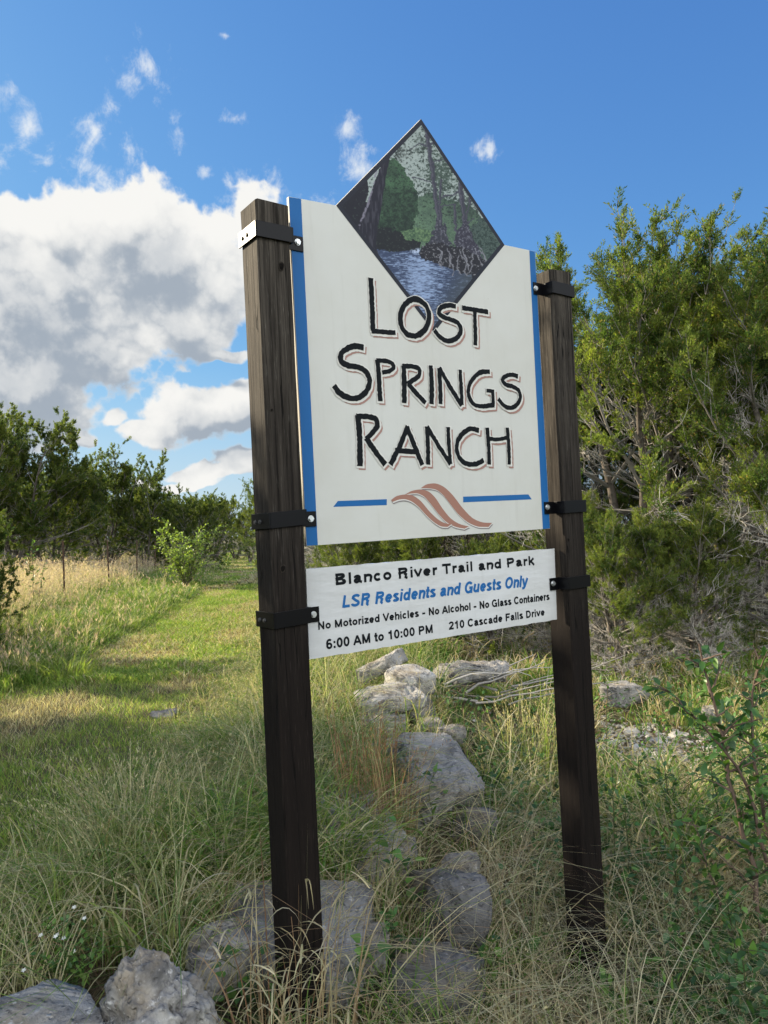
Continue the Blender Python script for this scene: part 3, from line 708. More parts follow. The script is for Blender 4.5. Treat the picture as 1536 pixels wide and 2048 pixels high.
    g_('2', .80, arc(.40, .69, .33-h*.6, .31-h, 175, -25, 12)+[(.36, .32), (.12, h*1.2)], [(.06, h), (.74, h)])
    g_('6', .80, arc(.40, .32, .35-h, .33-h, 0, 360, 22), arc(.42, .56, .37-h, .45-h, 45, 215, 14))
    g_(':', .40, [(.20, .02), (.20, .02+w)], [(.20, .50), (.20, .50+w)]); g_('-', .62, [(.08, .36), (.54, .36)])
    return S_
def text_line(s, p0, p1, cap0, cap1, w, shear=0.0, y=-0.0008):
    """p0, p1: ends of the baseline on the board; cap0, cap1: the heights of the capitals there"""
    G_ = glyphs(w); x = 0; items = []
    for ch in s:
        adv, st = G_[ch]; items.append((x, st)); x += adv
    tot = x; k_ = 0
    p0, p1 = np.asarray(p0), np.asarray(p1); ln = np.linalg.norm(p1-p0); e = (p1-p0)/ln; up = np.array([-e[1], e[0]])
    ws = []
    for ch, (x0, st) in zip(s, items):
        if ch == ' ' or not ws: ws.append(['', Acc()])
        if ch != ' ': ws[-1][0] += ch
        A = ws[-1][1]
        for pts in st:
            cap = cap0+(cap1-cap0)*(x0/tot)
            P_ = []
            for a, b in pts:
                P_.append(p0+e*(((x0+a)/tot)*ln+shear*b*cap)+up*b*cap)
            P_ = np.array(P_)
            closed = np.linalg.norm(P_[0]-P_[-1]) < 1e-6
            T = np.zeros_like(P_); T[1:-1] = nrm(P_[2:]-P_[:-2]); T[0] = nrm(P_[1]-P_[0]); T[-1] = nrm(P_[-1]-P_[-2])
            if closed: T[0] = T[-1] = nrm(P_[1]-P_[-2])
            Nn = np.stack([-T[:, 1], T[:, 0]], 1)*(w*cap/2)
            if len(P_) > 2 and not closed:          # keep the width through corners
                d0 = nrm(P_[1:-1]-P_[:-2]); c_ = np.abs(np.sum(d0*T[1:-1], 1)); Nn[1:-1] /= np.clip(c_, .75, 1)[:, None]
            add_strip(A, (P_+Nn, P_-Nn), y-0.00005*(k_ % 7)); k_ += 1
    return ws
LT = [('Blanco River Trail and Park', (392, 507), (1272, 416), (392, 455), (1272, 376), .245, 0.0, M_INK),
      ('LSR Residents and Guests Only', (422, 606), (1238, 511), (430, 552), (1246, 462), .225, 0.20, M_BLUE),
      ('No Motorized Vehicles - No Alcohol - No Glass Containers', (318, 702), (1337, 570), (318, 667), (1337, 537), .225, 0.0, M_INK),
      ('6:00 AM to 10:00 PM', (355, 788), (827, 714), (355, 743), (827, 677), .225, 0.0, M_INK),
      ('210 Cascade Falls Drive', (894, 702), (1316, 638), (894, 666), (1316, 606), .225, 0.0, M_INK)]
for s, a, b, ca, cb_, w, shr, mat in LT:
    p0, p1 = e4(*a), e4(*b)
    for word, A in text_line(s, p0, p1, np.linalg.norm(e4(*ca)-p0), np.linalg.norm(e4(*cb_)-p1), w, shr):
        if word: A.build('lettering', mat, lower)['label'] = 'printed word '+word

# --- six black steel brackets round the posts
def hexbolt(parent, x, y, z, r, mat, name='bolt', axis='y'):
    A = Acc()
    def ring(rr, dd, k_, ph=0): return [(x+rr*math.cos(t+ph), y-dd, z+rr*math.sin(t+ph)) if axis == 'y' else (x-dd, y+rr*math.cos(t+ph), z+rr*math.sin(t+ph)) for t in np.arange(k_)*2*PI/k_]
    for rr, d0, d1, k_ in ((r*1.25, 0, r*.25, 16), (r, r*.25, r*.85, 6)):
        V = ring(rr, d0, k_)+ring(rr*.97, d1, k_)
        A.add(V, [np.array([(i, (i+1) % k_, k_+(i+1) % k_, k_+i) for i in range(k_)]), np.array([tuple(range(k_, 2*k_))])])
    return A.build(name, mat, parent)
def bracket(x0, zf, tab_px, side, bolt_px, hb, tilt, lab):
    tk = 0.005; A = Acc(); h = hb/2
    tc_ = L(*tab_px); xt0, xt1 = (x0+PS, tc_[0]+0.022) if side > 0 else (tc_[0]-0.022, x0)
    def pl(xa, xb, ya, yb, za, zb, t0=0.0, t1=0.0):
        V, F = box(xa, xb, ya, yb, za, zb); V[:, 2] += np.where(V[:, 0] > (xa+xb)/2, t1, t0); A.add(V, F)
    e_ = 0.004
    fl, fr = zf-tilt, zf+tilt
    pl(x0-e_, x0+PS+e_, -PO-e_-tk, -PO-e_, zf-h, zf+h, -tilt, tilt)                     # across the front
    pl(x0-e_-tk, x0-e_, -PO-e_-tk+.0004, (PS-PO+.003 if side > 0 else -tk-.0004), fl-h+.0003, fl+h-.0003)        # left flank
    pl(x0+PS+e_, x0+PS+e_+tk, -PO-e_-tk+.0004, (-tk-.0004 if side > 0 else PS-PO+.003), fr-h+.0003, fr+h-.0003)  # right flank
    tz = tc_[1]
    if side > 0: pl(x0+PS+e_+.0004, xt1, -0.0010-tk, -0.0010, tz-h, tz+h)
    else: pl(xt0, x0-e_-.0004, -0.0010-tk, -0.0010, tz-h, tz+h)
    o = A.build('bracket', M_BLACK, sign)
    md = o.modifiers.new('edge', 'BEVEL'); md.width = 0.0009; md.segments = 2
    if lab: o['label'] = lab
    b = L(*bolt_px, -0.006); hexbolt(o, b[0], -0.0061, b[1], 0.0095, M_BOLT)
    if side > 0:
        for yy in (0.000, 0.036): hexbolt(o, x0-e_-tk-.0001, yy, fl-0.002, 0.0062, M_SCREW, 'screw', 'x')
for pf, tabp, bp, side, x0, tl, lab in (((549, 462.5), (594, 488), (595, 484.5), 1, PXL, 0.0, 'bracket glaring white in low sun'),
        ((577, 1037.5), (620, 1038), (621.5, 1037.5), 1, PXL, 0.004, None), ((583.5, 1236.5), (626, 1229), (627, 1229), 1, PXL, 0.003, None),
        ((1122, 577), (1073, 578), (1071, 577), -1, PXR, -0.002, None), ((1148, 1013), (1095, 1016), (1094.5, 1014.5), -1, PXR, 0.001, None),
        ((1159, 1164), (1106, 1168), (1106, 1167), -1, PXR, 0.001, None)):
    bracket(x0, L(*pf, -PO-.009)[1], tabp, side, bp, 0.053, tl, lab)

# ------------------------------------------------------------------ plant builders
def rand_dirs(r, n): return nrm(r.normal(size=(n, 3)))
def kites(P, Dv, W, ln, wd, r):
    """many four-cornered leaflets: base, two sides, tip"""
    n = len(P); ln = np.broadcast_to(ln, n)[:, None]; wd = np.broadcast_to(wd, n)[:, None]
    V = np.stack([P, P+Dv*ln*0.5+W*wd, P+Dv*ln, P+Dv*ln*0.45-W*wd], 1).reshape(-1, 3)
    return V, np.arange(4*n).reshape(n, 4)
def side_of(Dv, r):
    w = np.cross(Dv, rand_dirs(r, len(Dv))); return nrm(w)

def juniper(seed, H, R, base=0.12, nst=4, nL1=15, nL2=8, nL3=6, per=5, elen=0.05, ewid=0.010, bare=0.5, lean=0.22, dark=1.0, spike=1.0, twig=1.0):
    """wood, dead twigs and foliage of one ashe juniper, standing at the origin"""
    r = np.random.default_rng(seed); wood, limbs, fol = Acc(), Acc(), Acc()
    B0, B1, R0, R1 = [], [], [], []
    lobes = r.random(6)*2*PI; lamp = 0.16*r.random(6)
    def env(z, az):
        u = np.clip(z/H, 0, 1)
        p = np.interp(u, [0, base, base+.12, .42, .66, .84, 1.0], [.72, .85, .98, 1.0, .80, .50, .16])
        return R*p*(1+sum(lamp[i]*math.cos((i+2)*az+lobes[i]) for i in range(4)))
    starts = []
    for s in range(nst):
        az = 2*PI*(s+r.random()*.7)/nst; n = 9; t = np.linspace(0, 1, n)
        top = H*(0.78+0.20*r.random())*(1.0 if s else 1.0); out = R*lean*(0.6+0.9*r.random())
        wob = np.cumsum(r.normal(size=(n, 2)), 0)*0.055*H/6; wob -= wob[0]
        pts = np.stack([math.cos(az)*(0.10+out*2.0*t**1.3)+wob[:, 0], math.sin(az)*(0.10+out*2.0*t**1.3)+wob[:, 1], -0.15+t*(top+.15)], 1)
        rad = (0.060+0.035*r.random())*(H/6)*(1-t)**0.8+0.010
        V, F = tube(pts, rad, 7); g = 0.75+0.5*r.random(); wood.add(V, F, np.array((.145, .125, .105))*g)
        for i in range(nL1):
            tt = base*0.6+(1-base*0.6)*((i+r.random())/nL1)**0.9
            tt = min(tt, .985); p = np.array([np.interp(tt, t, pts[:, c]) for c in range(3)])
            a2 = math.atan2(p[1], p[0])+r.normal()*1.25 if r.random() < .75 else r.random()*2*PI
            starts.append((p, a2, tt, rad[0]*(1-tt)+.008))
        starts.append((pts[-2], r.random()*6.28, 1.0, 0.012))
    L2p, L2d, L2l, L2u = [], [], [], []
    for (p, az, tt, rr) in starts:
        u = p[2]/H; el = np.interp(u, [0, .25, .6, 1], [-.05, .25, .7, 1.35])+r.normal()*.22
        ln = max(0.35*R, (env(p[2]+.25*R, az)-0.6*math.hypot(p[0], p[1]))*(0.70+.5*r.random()))/max(math.cos(min(el, 1.0)), .55)
        if u > .78: ln = (0.45+0.75*r.random())*spike*H/7
        n = 6; t = np.linspace(0, 1, n); d0 = np.array([math.cos(az)*math.cos(el), math.sin(az)*math.cos(el), math.sin(el)])
        pts = p+d0*ln*t[:, None]; pts[:, 2] += (0.16*ln)*t**2; pts += np.cumsum(r.normal(size=(n, 3)), 0)*0.03*ln*np.minimum(t, .6)[:, None]
        rd = min(rr*.55, .035)*(1-t)+.004
        B0.append(pts[:-1]); B1.append(pts[1:]); R0.append(rd[:-1]); R1.append(rd[1:])
        for j in range(nL2):
            s_ = 0.22+0.78*((j+r.random())/nL2); pp = np.array([np.interp(s_, t, pts[:, c]) for c in range(3)])
            dd = nrm(pts[-1]-pts[0]+1e-6); q_ = nrm(dd*.75+rand_dirs(r, 1)[0]*.85+np.array([0, 0, .28]))
            L2p.append(pp); L2d.append(q_); L2l.append(ln*(0.18+.22*r.random())*(1.15-.5*s_)+.08); L2u.append(s_)
    P2, D2, l2 = np.array(L2p), np.array(L2d), np.array(L2l); E2 = P2+D2*l2[:, None]+np.array([0, 0, .06])
    limb_col = np.array((.20, .185, .165))
    V, F = prisms(np.concatenate(B0), np.concatenate(B1), np.concatenate(R0), np.concatenate(R1), 4); limbs.add(V, F, limb_col)
    V, F = prisms(P2, E2, .0055, .0025, 3); limbs.add(V, F, limb_col*1.15)
    # third order twigs
    m = len(P2)*nL3; i2 = np.repeat(np.arange(len(P2)), nL3); s_ = 0.15+.85*r.random(m)
    P3 = P2[i2]+(E2-P2)[i2]*s_[:, None]; D3 = nrm(nrm(E2-P2)[i2]*.8+rand_dirs(r, m)*.8+np.array([0, 0, .42])); l3 = (0.10+.17*r.random(m))*(H/6)**.4
    rad = np.hypot(P3[:, 0], P3[:, 1]); rel = rad/np.array([env(z, math.atan2(y, x)) for x, y, z in P3])
    u3 = P3[:, 2]/H
    cl = fbm(P3*1.7+seed, 3, seed)                   # clumps of leaf and gaps of bare wood
    keep = cl+0.42*np.minimum(rel, 1.1)+.80*np.clip(u3-.42, -.35, .5)
    leafy = keep > np.quantile(keep, bare)
    E3 = P3+D3*l3[:, None]
    dead = ~leafy; tw = dead & (r.random(m) < .9*twig)
    K = 2                                            # crooked dead twigs
    mid = P3+D3*l3[:, None]*.55+rand_dirs(r, m)*.02
    tip = mid+nrm(D3+rand_dirs(r, m)*.75)*l3[:, None]*.9
    tc_ = np.array((.46, .43, .39))
    V, F = prisms(P3[tw], mid[tw], .0042, .0032, 3); limbs.add(V, F, tc_)
    V, F = prisms(mid[tw], tip[tw], .0032, .0014, 3); limbs.add(V, F, tc_*1.1)
    t2 = tw & (r.random(m) < .7); tip2 = mid+nrm(D3+rand_dirs(r, m)*1.1)*l3[:, None]*.8
    V, F = prisms(mid[t2], tip2[t2], .0026, .0012, 3); limbs.add(V, F, tc_*1.15)
    lf = np.where(leafy)[0]
    V, F = prisms(P3[lf], E3[lf], .0032, .0018, 3); limbs.add(V, F, (.12, .10, .06))
    # sprays: leaflets set along each leafy twig, pointing up and out
    n_ = len(lf)*per*3; j = np.repeat(lf, per*3); s3 = .05+1.05*r.random(n_)
    thick = l3[j]*.22*(1.15-s3)+.012
    c0 = P3[j]+D3[j]*(l3[j]*s3)[:, None]; off = rand_dirs(r, n_); P4 = c0+off*(thick*r.random(n_))[:, None]
    D4 = nrm(D3[j]*.9+off*.85+np.array([0, 0, .30])); Wd = side_of(D4, r)
    V, F = kites(P4, D4, Wd, elen*(.65+.7*r.random(n_)), ewid*(.7+.6*r.random(n_)), r)
    hue = np.clip(fbm(P3*2.4+seed*3, 2, seed+5)*1.5-.34+.12*r.normal(size=m), 0, 1)[j]
    g0, g1, g2 = np.array((.055, .105, .030)), np.array((.25, .295, .062)), np.array((.28, .21, .07))
    c_ = g0+(g1-g0)*hue[:, None]; br = (r.random(n_) < .05)[:, None]; c_ = np.where(br, g2, c_)*(.75+.5*r.random(n_))[:, None]*dark  # dark puts the shade of backlit trees into the leaf colour
    fol.add(V, F, np.repeat(c_, 4, 0))
    return wood, limbs, fol
def juniper_thing(loc, rotz, scale, label, group=None, **kw):
    t = empty('juniper_tree', loc); t.rotation_euler = (0, 0, rotz); t.scale = (scale,)*3
    w, l, f = juniper(**kw)
    w.build('trunk', M_BARK, t, True); l.build('limbs', M_TWIG, t); f.build('crown', M_JUNI, t)
    return tag(t, label, 'tree', group)

def blades(A, root, h, az, lean, wid, c0, c1, r, nseg=4, droop=0.35, twist=None, curve=2.0):
    """grass blades as bent tapering ribbons; c0/c1 colour at base/tip"""
    n = len(root); t = np.linspace(0, 1, nseg+1)[None, :]
    h, az, lean, wid, droop = [np.broadcast_to(v, n)[:, None] for v in (h, az, lean, wid, droop)]
    fa = az+PI/2+r.normal(size=(n, 1))*.9
    z = h*(t-droop*t**3*lean/np.maximum(lean, .3)); o = h*lean*t**curve
    X = root[:, 0:1]+np.cos(az)*o; Y = root[:, 1:2]+np.sin(az)*o; Z = root[:, 2:3]+z
    w = wid*.5*(1-t**2.2*.93)*np.minimum(1, .55+2*t)
    dx, dy = np.cos(fa)*w, np.sin(fa)*w
    V = np.stack([np.stack([X-dx, Y-dy, Z], -1), np.stack([X+dx, Y+dy, Z], -1)], 2)
    b = np.arange(n)[:, None]*2*(nseg+1)+np.arange(nseg)[None]*2
    F = np.stack([b, b+1, b+3, b+2], -1).reshape(-1, 4)
    C = c0[:, None, :]+(c1-c0)[:, None, :]*(t[..., None]**1.0)
    A.add(V.reshape(-1, 3), F, np.repeat(C, 2, 1).reshape(-1, 3))
    return np.stack([X[:, -1], Y[:, -1], Z[:, -1]], 1), np.stack([X[:, -1]-X[:, -2], Y[:, -1]-Y[:, -2], Z[:, -1]-Z[:, -2]], 1)
def plumes(A, root, h, az, lean, r, col, nk=9, frac=.35, klen=.035, kw=.004, curve=2.0, droop=.35):
    """small seed spikelets on the upper part of stalks built with the same numbers by blades()"""
    n = len(root); t = (1-frac)+frac*r.random((n, nk))
    h, az, lean = [np.broadcast_to(v, n)[:, None] for v in (h, az, lean)]
    z = h*(t-droop*t**3*lean/np.maximum(lean, .3)); o = h*lean*t**curve
    P_ = np.stack([root[:, 0:1]+np.cos(az)*o, root[:, 1:2]+np.sin(az)*o, root[:, 2:3]+z], -1).reshape(-1, 3)
    Dv = nrm(np.stack([np.cos(az)*lean*np.ones_like(t), np.sin(az)*lean*np.ones_like(t), np.ones_like(t)], -1).reshape(-1, 3)+rand_dirs(r, n*nk)*.55)
    V, F = kites(P_, Dv, side_of(Dv, r), klen*(.6+.8*r.random(n*nk)), kw, r)
    A.add(V, F, np.repeat(np.repeat(col, nk, 0)*(.8+.4*r.random((n*nk, 1))), 4, 0))
def pick(r, n, cols, var=.22):
    c = np.array(cols)[r.integers(0, len(cols), n)]; return c*(1+var*r.normal(size=(n, 1))).clip(.5, 1.6)
def wedge(r, n, u0, u1, d0, d1, k=1.6):
    """ground points spread over the part of the place in view, thinning with distance"""
    a = 1-k; d = (d0**a+(d1**a-d0**a)*r.random(n))**(1/a) if abs(a) > 1e-3 else d0*(d1/d0)**r.random(n)
    x = (u0+(u1-u0)*r.random(n))*d; return x, d
def on_ground(x, y): return np.stack([x, y, ground_z(x, y)-.01], 1)

def leaf_scatter(A, P, Dv, Nv, ln, wd, col, r, fold=.25, n=5, heart=False):
    """broad leaves: two halves folded along the midrib"""
    m = len(P); t = np.linspace(0, 1, n)
    prof = (np.sin(PI*t**.75)**.8) if not heart else np.interp(t, [0, .12, .3, .6, 1], [.55, .95, 1.0, .62, 0])
    prof = prof.copy(); prof[-1] = 0.02
    if not heart: prof[0] = .04
    S_ = nrm(np.cross(Dv, Nv)); Nv = nrm(np.cross(S_, Dv)); ln = np.broadcast_to(ln, m); wd = np.broadcast_to(wd, m)
    mid = P[:, None]+Dv[:, None]*(ln[:, None]*t)[..., None]-Nv[:, None]*(ln[:, None]*.22*t**2)[..., None]
    e = S_[:, None]*(wd[:, None]*.5*prof)[..., None]; up = Nv[:, None]*(wd[:, None]*.5*prof*fold)[..., None]
    V = np.stack([mid-e+up, mid, mid+e+up], 2)
    b = np.arange(m)[:, None]*3*n+np.arange(n-1)[None]*3
    F = np.concatenate([np.stack([b, b+1, b+4, b+3], -1).reshape(-1, 4), np.stack([b+1, b+2, b+5, b+4], -1).reshape(-1, 4)])
    A.add(V.reshape(-1, 3), F, np.repeat(col, 3*n, 0))
def leafy_plant(name, loc, label, cat, seed, stems, leaf_len, leaf_w, cols, gap=.05, stem_col=(.14, .10, .07), heart=False, group=None, side=.0, petiole=.01, tiplight=1.35):
    """stems: list of (points, radius, branch_count, branch_len) in coordinates about loc"""
    r = np.random.default_rng(seed); t_ = empty(name, loc); S_, Lf = Acc(), Acc()
    segs = []
    for (pts, rad, nb, bl) in stems:
        pts = np.array(pts, float); s = np.linspace(0, 1, len(pts)); q_ = np.linspace(0, 1, max(6, 3*len(pts)))
        p = np.stack([np.interp(q_, s, pts[:, c]) for c in range(3)], 1)
        for _ in range(2): p[1:-1] = (p[:-2]+2*p[1:-1]+p[2:])/4
        p[1:-1] += r.normal(size=p[1:-1].shape)*rad*.9
        V, F = tube(p, rad*(1-.75*q_)+.0006, 6); S_.add(V, F, np.array(stem_col)*(.8+.4*r.random())); segs.append((p, .12))
        for b in range(nb):
            f_ = .18+.8*(b+r.random())/nb; p0 = np.array([np.interp(f_, q_, p[:, c]) for c in range(3)])
            d = nrm(rand_dirs(r, 1)[0]*np.array([1, 1, .35])+np.array([0, 0, .55])); ln = bl*(.5+.8*r.random())*(1.15-.6*f_)
            n = 6; t = np.linspace(0, 1, n)[:, None]; bp = p0+d*ln*t+np.array([0, 0, -.10])*ln*t**2+np.cumsum(r.normal(size=(n, 3)), 0)*.02*ln
            V, F = tube(bp, rad*.42*(1-.8*t[:, 0])+.0005, 5); S_.add(V, F, np.array(stem_col)*1.1); segs.append((bp, .15))
    for (p, f0) in segs:
        s = np.concatenate([[0], np.cumsum(np.linalg.norm(np.diff(p, axis=0), axis=1))]); n = max(2, int(s[-1]*(1-f0)/gap))
        q_ = s[-1]*(f0+(1-f0)*(np.arange(n)+.5*r.random(n))/n); P_ = np.stack([np.interp(q_, s, p[:, c]) for c in range(3)], 1)
        tg = nrm(p[-1]-p[0]+1e-6); d = nrm(rand_dirs(r, n)*.9+tg*.55+np.array([0, 0, .15])); Nv = nrm(np.array([0, 0, 1.0])+rand_dirs(r, n)*.55)
        c_ = pick(r, n, cols, .18)*np.linspace(.9, tiplight, n)[:, None]
        leaf_scatter(Lf, P_+d*petiole, d, Nv, leaf_len*(.6+.6*r.random(n)), leaf_w*(.65+.5*r.random(n)), c_, r, heart=heart)
    S_.build('stem', M_TWIG, t_, True); Lf.build('foliage', M_LEAF, t_, True)
    return tag(t_, label, cat, group)

def tufts(r, x, y, per, rad):
    """gathers scattered roots into tufts; returns roots, tuft number, outward direction"""
    n = len(x); k_ = max(1, n//per); c = r.integers(0, n, k_); t = r.integers(0, k_, n)
    a = r.random(n)*2*PI; q_ = np.abs(r.normal(size=n))*rad
    return x[c][t]+q_*np.cos(a), y[c][t]+q_*np.sin(a), t, a, k_

# ------------------------------------------------------------------ rocks
_bm = bmesh.new(); bmesh.ops.create_icosphere(_bm, subdivisions=6, radius=1.0); _me = D.meshes.new('ball'); _bm.to_mesh(_me); _bm.free()
BALL = np.empty(len(_me.vertices)*3, np.float32); _me.vertices.foreach_get('co', BALL); BALL = BALL.reshape(-1, 3).astype(float)
BALLF = np.empty(len(_me.polygons)*3, np.int32); _me.polygons.foreach_get('vertices', BALLF); BALLF = BALLF.reshape(-1, 3); D.meshes.remove(_me)
def rock(name, loc, size, rot, seed, label, group='limestone rocks along the low wall', blocky=.55, cuts=7, rough=.05, pits=0.0, tilt=(0, 0), cat='rock', extra=None, tone=.5):
    r = np.random.default_rng(seed); P_ = np.sign(BALL)*np.abs(BALL)**(blocky*.62)
    for i in range(cuts*2):
        n = rand_dirs(r, 1)[0]
        if i % 2: n = nrm(n*np.array([1, 1, .25]))
        mx = (P_@n).max(); dd = mx*(.66+.26*r.random()); s = P_@n-dd; P_ = P_-np.clip(s, 0, None)[:, None]*n
    if extra is not None: P_ = extra(P_)
    P_ = P_*np.array(size)/2; sc = max(size); Nn = nrm(P_/np.array(size)**2)
    f = fbm(P_/sc*4.5+seed*7.1, 6, seed, .60)-.5; f2 = fbm(P_/sc*17+seed, 4, seed+3, .65)-.5
    lay = P_[:, 2]/sc*9+2.2*fbm(P_/sc*2.2+seed, 3, seed+31); lay = lay-np.floor(lay)   # bedding ledges on the flanks
    disp = f*rough*2.6*sc+f2*rough*1.7*sc-.5*rough*sc*sstep(np.abs(fbm(P_/sc*3.1+seed*5.3, 3, seed+21)-.5), .035, .0)
    disp -= rough*.35*sc*sstep(lay, .75, .98)*(1-np.abs(Nn[:, 2]))
    if pits:
        v = vnoise(P_/sc*9+seed*2.3, seed+9); disp -= pits*sc*sstep(v, .66, .9)
        v = vnoise(P_/sc*22+seed*1.3, seed+11); disp -= pits*.45*sc*sstep(v, .70, .92)
    P_ = P_+Nn*disp[:, None]
    o = np_mesh(name, P_, [BALLF], M_ROCK, smooth=True); o.location = loc; o.rotation_euler = (tilt[0], tilt[1], rot); o['tone'] = float(tone)
    return tag(o, label, cat, group)

# ------------------------------------------------------------------ trees
def gp(px, py, d):                                  # ground point under the pixel column px at distance d
    p = at(px, py, d); return np.array([p[0], p[1], gz(p[0], p[1])])
NEAR = dict(nst=6, nL1=24, nL2=10, nL3=8, per=13, elen=.046, ewid=.0075)
g_near = 'junipers right of the sign'
p = gp(1310, 1250, 12.2)
j1 = juniper_thing(p, 0.4, 1.0, 'big sunlit juniper behind the right post with spiky top and bare grey twigs', g_near, seed=3, H=6.1, R=2.4, base=.02, bare=.34, **NEAR)
p = gp(1600, 1250, 11.3)
j2 = juniper_thing(p, 2.1, 1.0, 'dense juniper cut off by the right edge of the picture', g_near, seed=8, H=6.2, R=2.0, base=.02, bare=.35, **NEAR)
p = gp(1060, 1250, 15.5); dup(j2, p, 4.4, 1.0, 'juniper whose tip just shows above the right end of the ivory board', g_near)
p = gp(905, 1250, 15.0); dup(j1, p, 3.3, .75, 'juniper seen through the gap between the boards, nearer the right', g_near)
p = gp(740, 1250, 17.0); dup(j2, p, 1.0, .78, 'juniper seen through the gap between the boards, nearer the left', g_near)
p = gp(580, 1150, 27.0); dup(j1, p, 5.6, .60, 'lone juniper standing behind the left post', g_near)
p = gp(1235, 1250, 10.2); dup(j2, p, 0.2, .36, 'low juniper bush at the foot of the big sunlit juniper', g_near)
for px, d, rz, sc, lab in ((700, 13.5, 1.3, .30, 'low juniper bush in the gap between the boards, next to the left post'), (835, 12.8, 3.0, .29, 'low juniper bush in the middle of the gap between the boards'),
        (990, 12.4, 4.9, .31, 'low juniper bush in the gap between the boards, next to the right post'), (1400, 10.4, 2.2, .36, 'low juniper bush at the foot of the dense right-hand juniper'),
        (1255, 14.6, 3.9, .88, 'juniper filling the space behind the big sunlit juniper'), (1420, 14.0, 5.2, .90, 'juniper between and behind the two big right-hand junipers'), (1140, 12.4, 0.9, .42, 'low juniper bush just behind the right post')):
    dup(j2, gp(px, 1250, d), rz, sc, lab, 'low juniper bushes')
p = gp(1480, 1250, 16.5); dup(j1, p, 1.7, .95, 'juniper behind the two big right-hand junipers', g_near)
g_far = 'dark junipers beyond the fence'
FAR = dict(nst=5, nL1=20, nL2=9, nL3=6, per=15, elen=.075, ewid=.0125)
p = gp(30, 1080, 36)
f1 = juniper_thing(p, 0.0, 1.0, 'tall dark juniper at the left edge beyond the fence', g_far, seed=21, dark=.80, H=7.6, R=3.0, base=.19, bare=.15, twig=.5, spike=.8, lean=.30, **FAR)  # foliage colour darkened to stand for backlit shade
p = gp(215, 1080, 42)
f2 = juniper_thing(p, 0.0, 1.0, 'dark juniper with a forked trunk beyond the second fence post', g_far, seed=24, dark=.80, H=5.8, R=3.2, base=.19, bare=.15, twig=.5, spike=.6, lean=.34, **FAR)  # backlit shade in the foliage colour here too
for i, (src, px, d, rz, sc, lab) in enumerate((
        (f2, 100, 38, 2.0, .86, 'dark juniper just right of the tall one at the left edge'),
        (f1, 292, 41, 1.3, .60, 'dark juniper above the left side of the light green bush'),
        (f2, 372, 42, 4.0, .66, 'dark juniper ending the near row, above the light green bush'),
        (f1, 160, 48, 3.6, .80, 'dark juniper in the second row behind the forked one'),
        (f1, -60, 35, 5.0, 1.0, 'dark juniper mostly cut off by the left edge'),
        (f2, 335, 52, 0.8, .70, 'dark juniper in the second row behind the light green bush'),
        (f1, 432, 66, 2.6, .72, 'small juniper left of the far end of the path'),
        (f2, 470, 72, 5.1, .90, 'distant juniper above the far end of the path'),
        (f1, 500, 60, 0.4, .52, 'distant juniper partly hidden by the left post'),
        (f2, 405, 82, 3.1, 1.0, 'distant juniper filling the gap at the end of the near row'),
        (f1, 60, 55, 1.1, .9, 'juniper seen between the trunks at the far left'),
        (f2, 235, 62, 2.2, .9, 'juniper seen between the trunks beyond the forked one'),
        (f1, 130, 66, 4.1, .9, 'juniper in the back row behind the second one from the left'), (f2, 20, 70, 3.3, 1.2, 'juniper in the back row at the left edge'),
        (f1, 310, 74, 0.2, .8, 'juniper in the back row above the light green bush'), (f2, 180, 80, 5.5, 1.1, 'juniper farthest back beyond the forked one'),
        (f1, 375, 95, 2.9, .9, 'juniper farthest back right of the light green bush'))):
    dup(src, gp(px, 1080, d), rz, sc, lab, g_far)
g_hid = 'junipers shading the path'
for x, y, rz, sc, lab in ((-9.4, 5.6, .5, .74, 'juniper left of the picture, nearest the viewer'), (-9.9, 7.9, 2.4, .76, 'juniper left of the picture, second along the path'),
                          (-8.3, 3.6, 4.0, .84, 'juniper left of the picture, beside the viewer'), (-12.6, 8.2, 1.1, .80, 'juniper left of the picture, set back from the path'),
                          (-6.15, 10.6, 3.4, .34, 'juniper whose bough tips reach in at the left edge')):
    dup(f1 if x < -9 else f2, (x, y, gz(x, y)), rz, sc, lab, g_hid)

# ------------------------------------------------------------------ fence
fence = empty('wire_fence', gp(128, 1200, 19.0)); fb = np.array(fence.location)
tag(fence, 'rusty steel post and wire fence running along the left of the path', 'fence')
fp = []
for d in (7, 13, 19, 25, 31, 37, 43, 49, 55, 62, 69, 77, 85, 94):
    x = 500-7068.0/d; p = gp(x, 1090, d); fp.append(p)
for i, p in enumerate(fp):
    q_ = p-fb; A = Acc(); lean = (np.random.default_rng(i).random(2)-.5)*.05
    hgt = 1.80
    for (w0, w1, y0, y1) in ((-.022, .022, 0, .007), (-.0035, .0035, .007, .030)):   # T section
        V, F = box(w0, w1, y0, y1, -.3, hgt); V[:, :2] += V[:, 2:3]*lean; A.add(V+q_, F, (.085, .050, .034))
    for z in np.arange(.1, hgt-.05, .055):            # studs
        V, F = box(-.012, .012, -.007, 0, z, z+.016); V[:, :2] += V[:, 2:3]*lean; A.add(V+q_, F, (.085, .05, .034))
    A.build('fence_post', M_RUST, fence)
for z, rr in ((1.62, .0034), (1.30, .0024), (1.02, .0024), (.74, .0024), (.46, .0024)):
    A = Acc()
    pts = []
    for a, b in zip(fp[:-1], fp[1:]):
        for t in np.linspace(0, 1, 6, endpoint=False): pts.append(a+(b-a)*t-fb+np.array([0, -.01, z-.05*4*t*(1-t)]))
    V, F = tube(pts, rr, 4); A.add(V, F, (.12, .10, .09)); A.build('wire', M_RUST, fence)

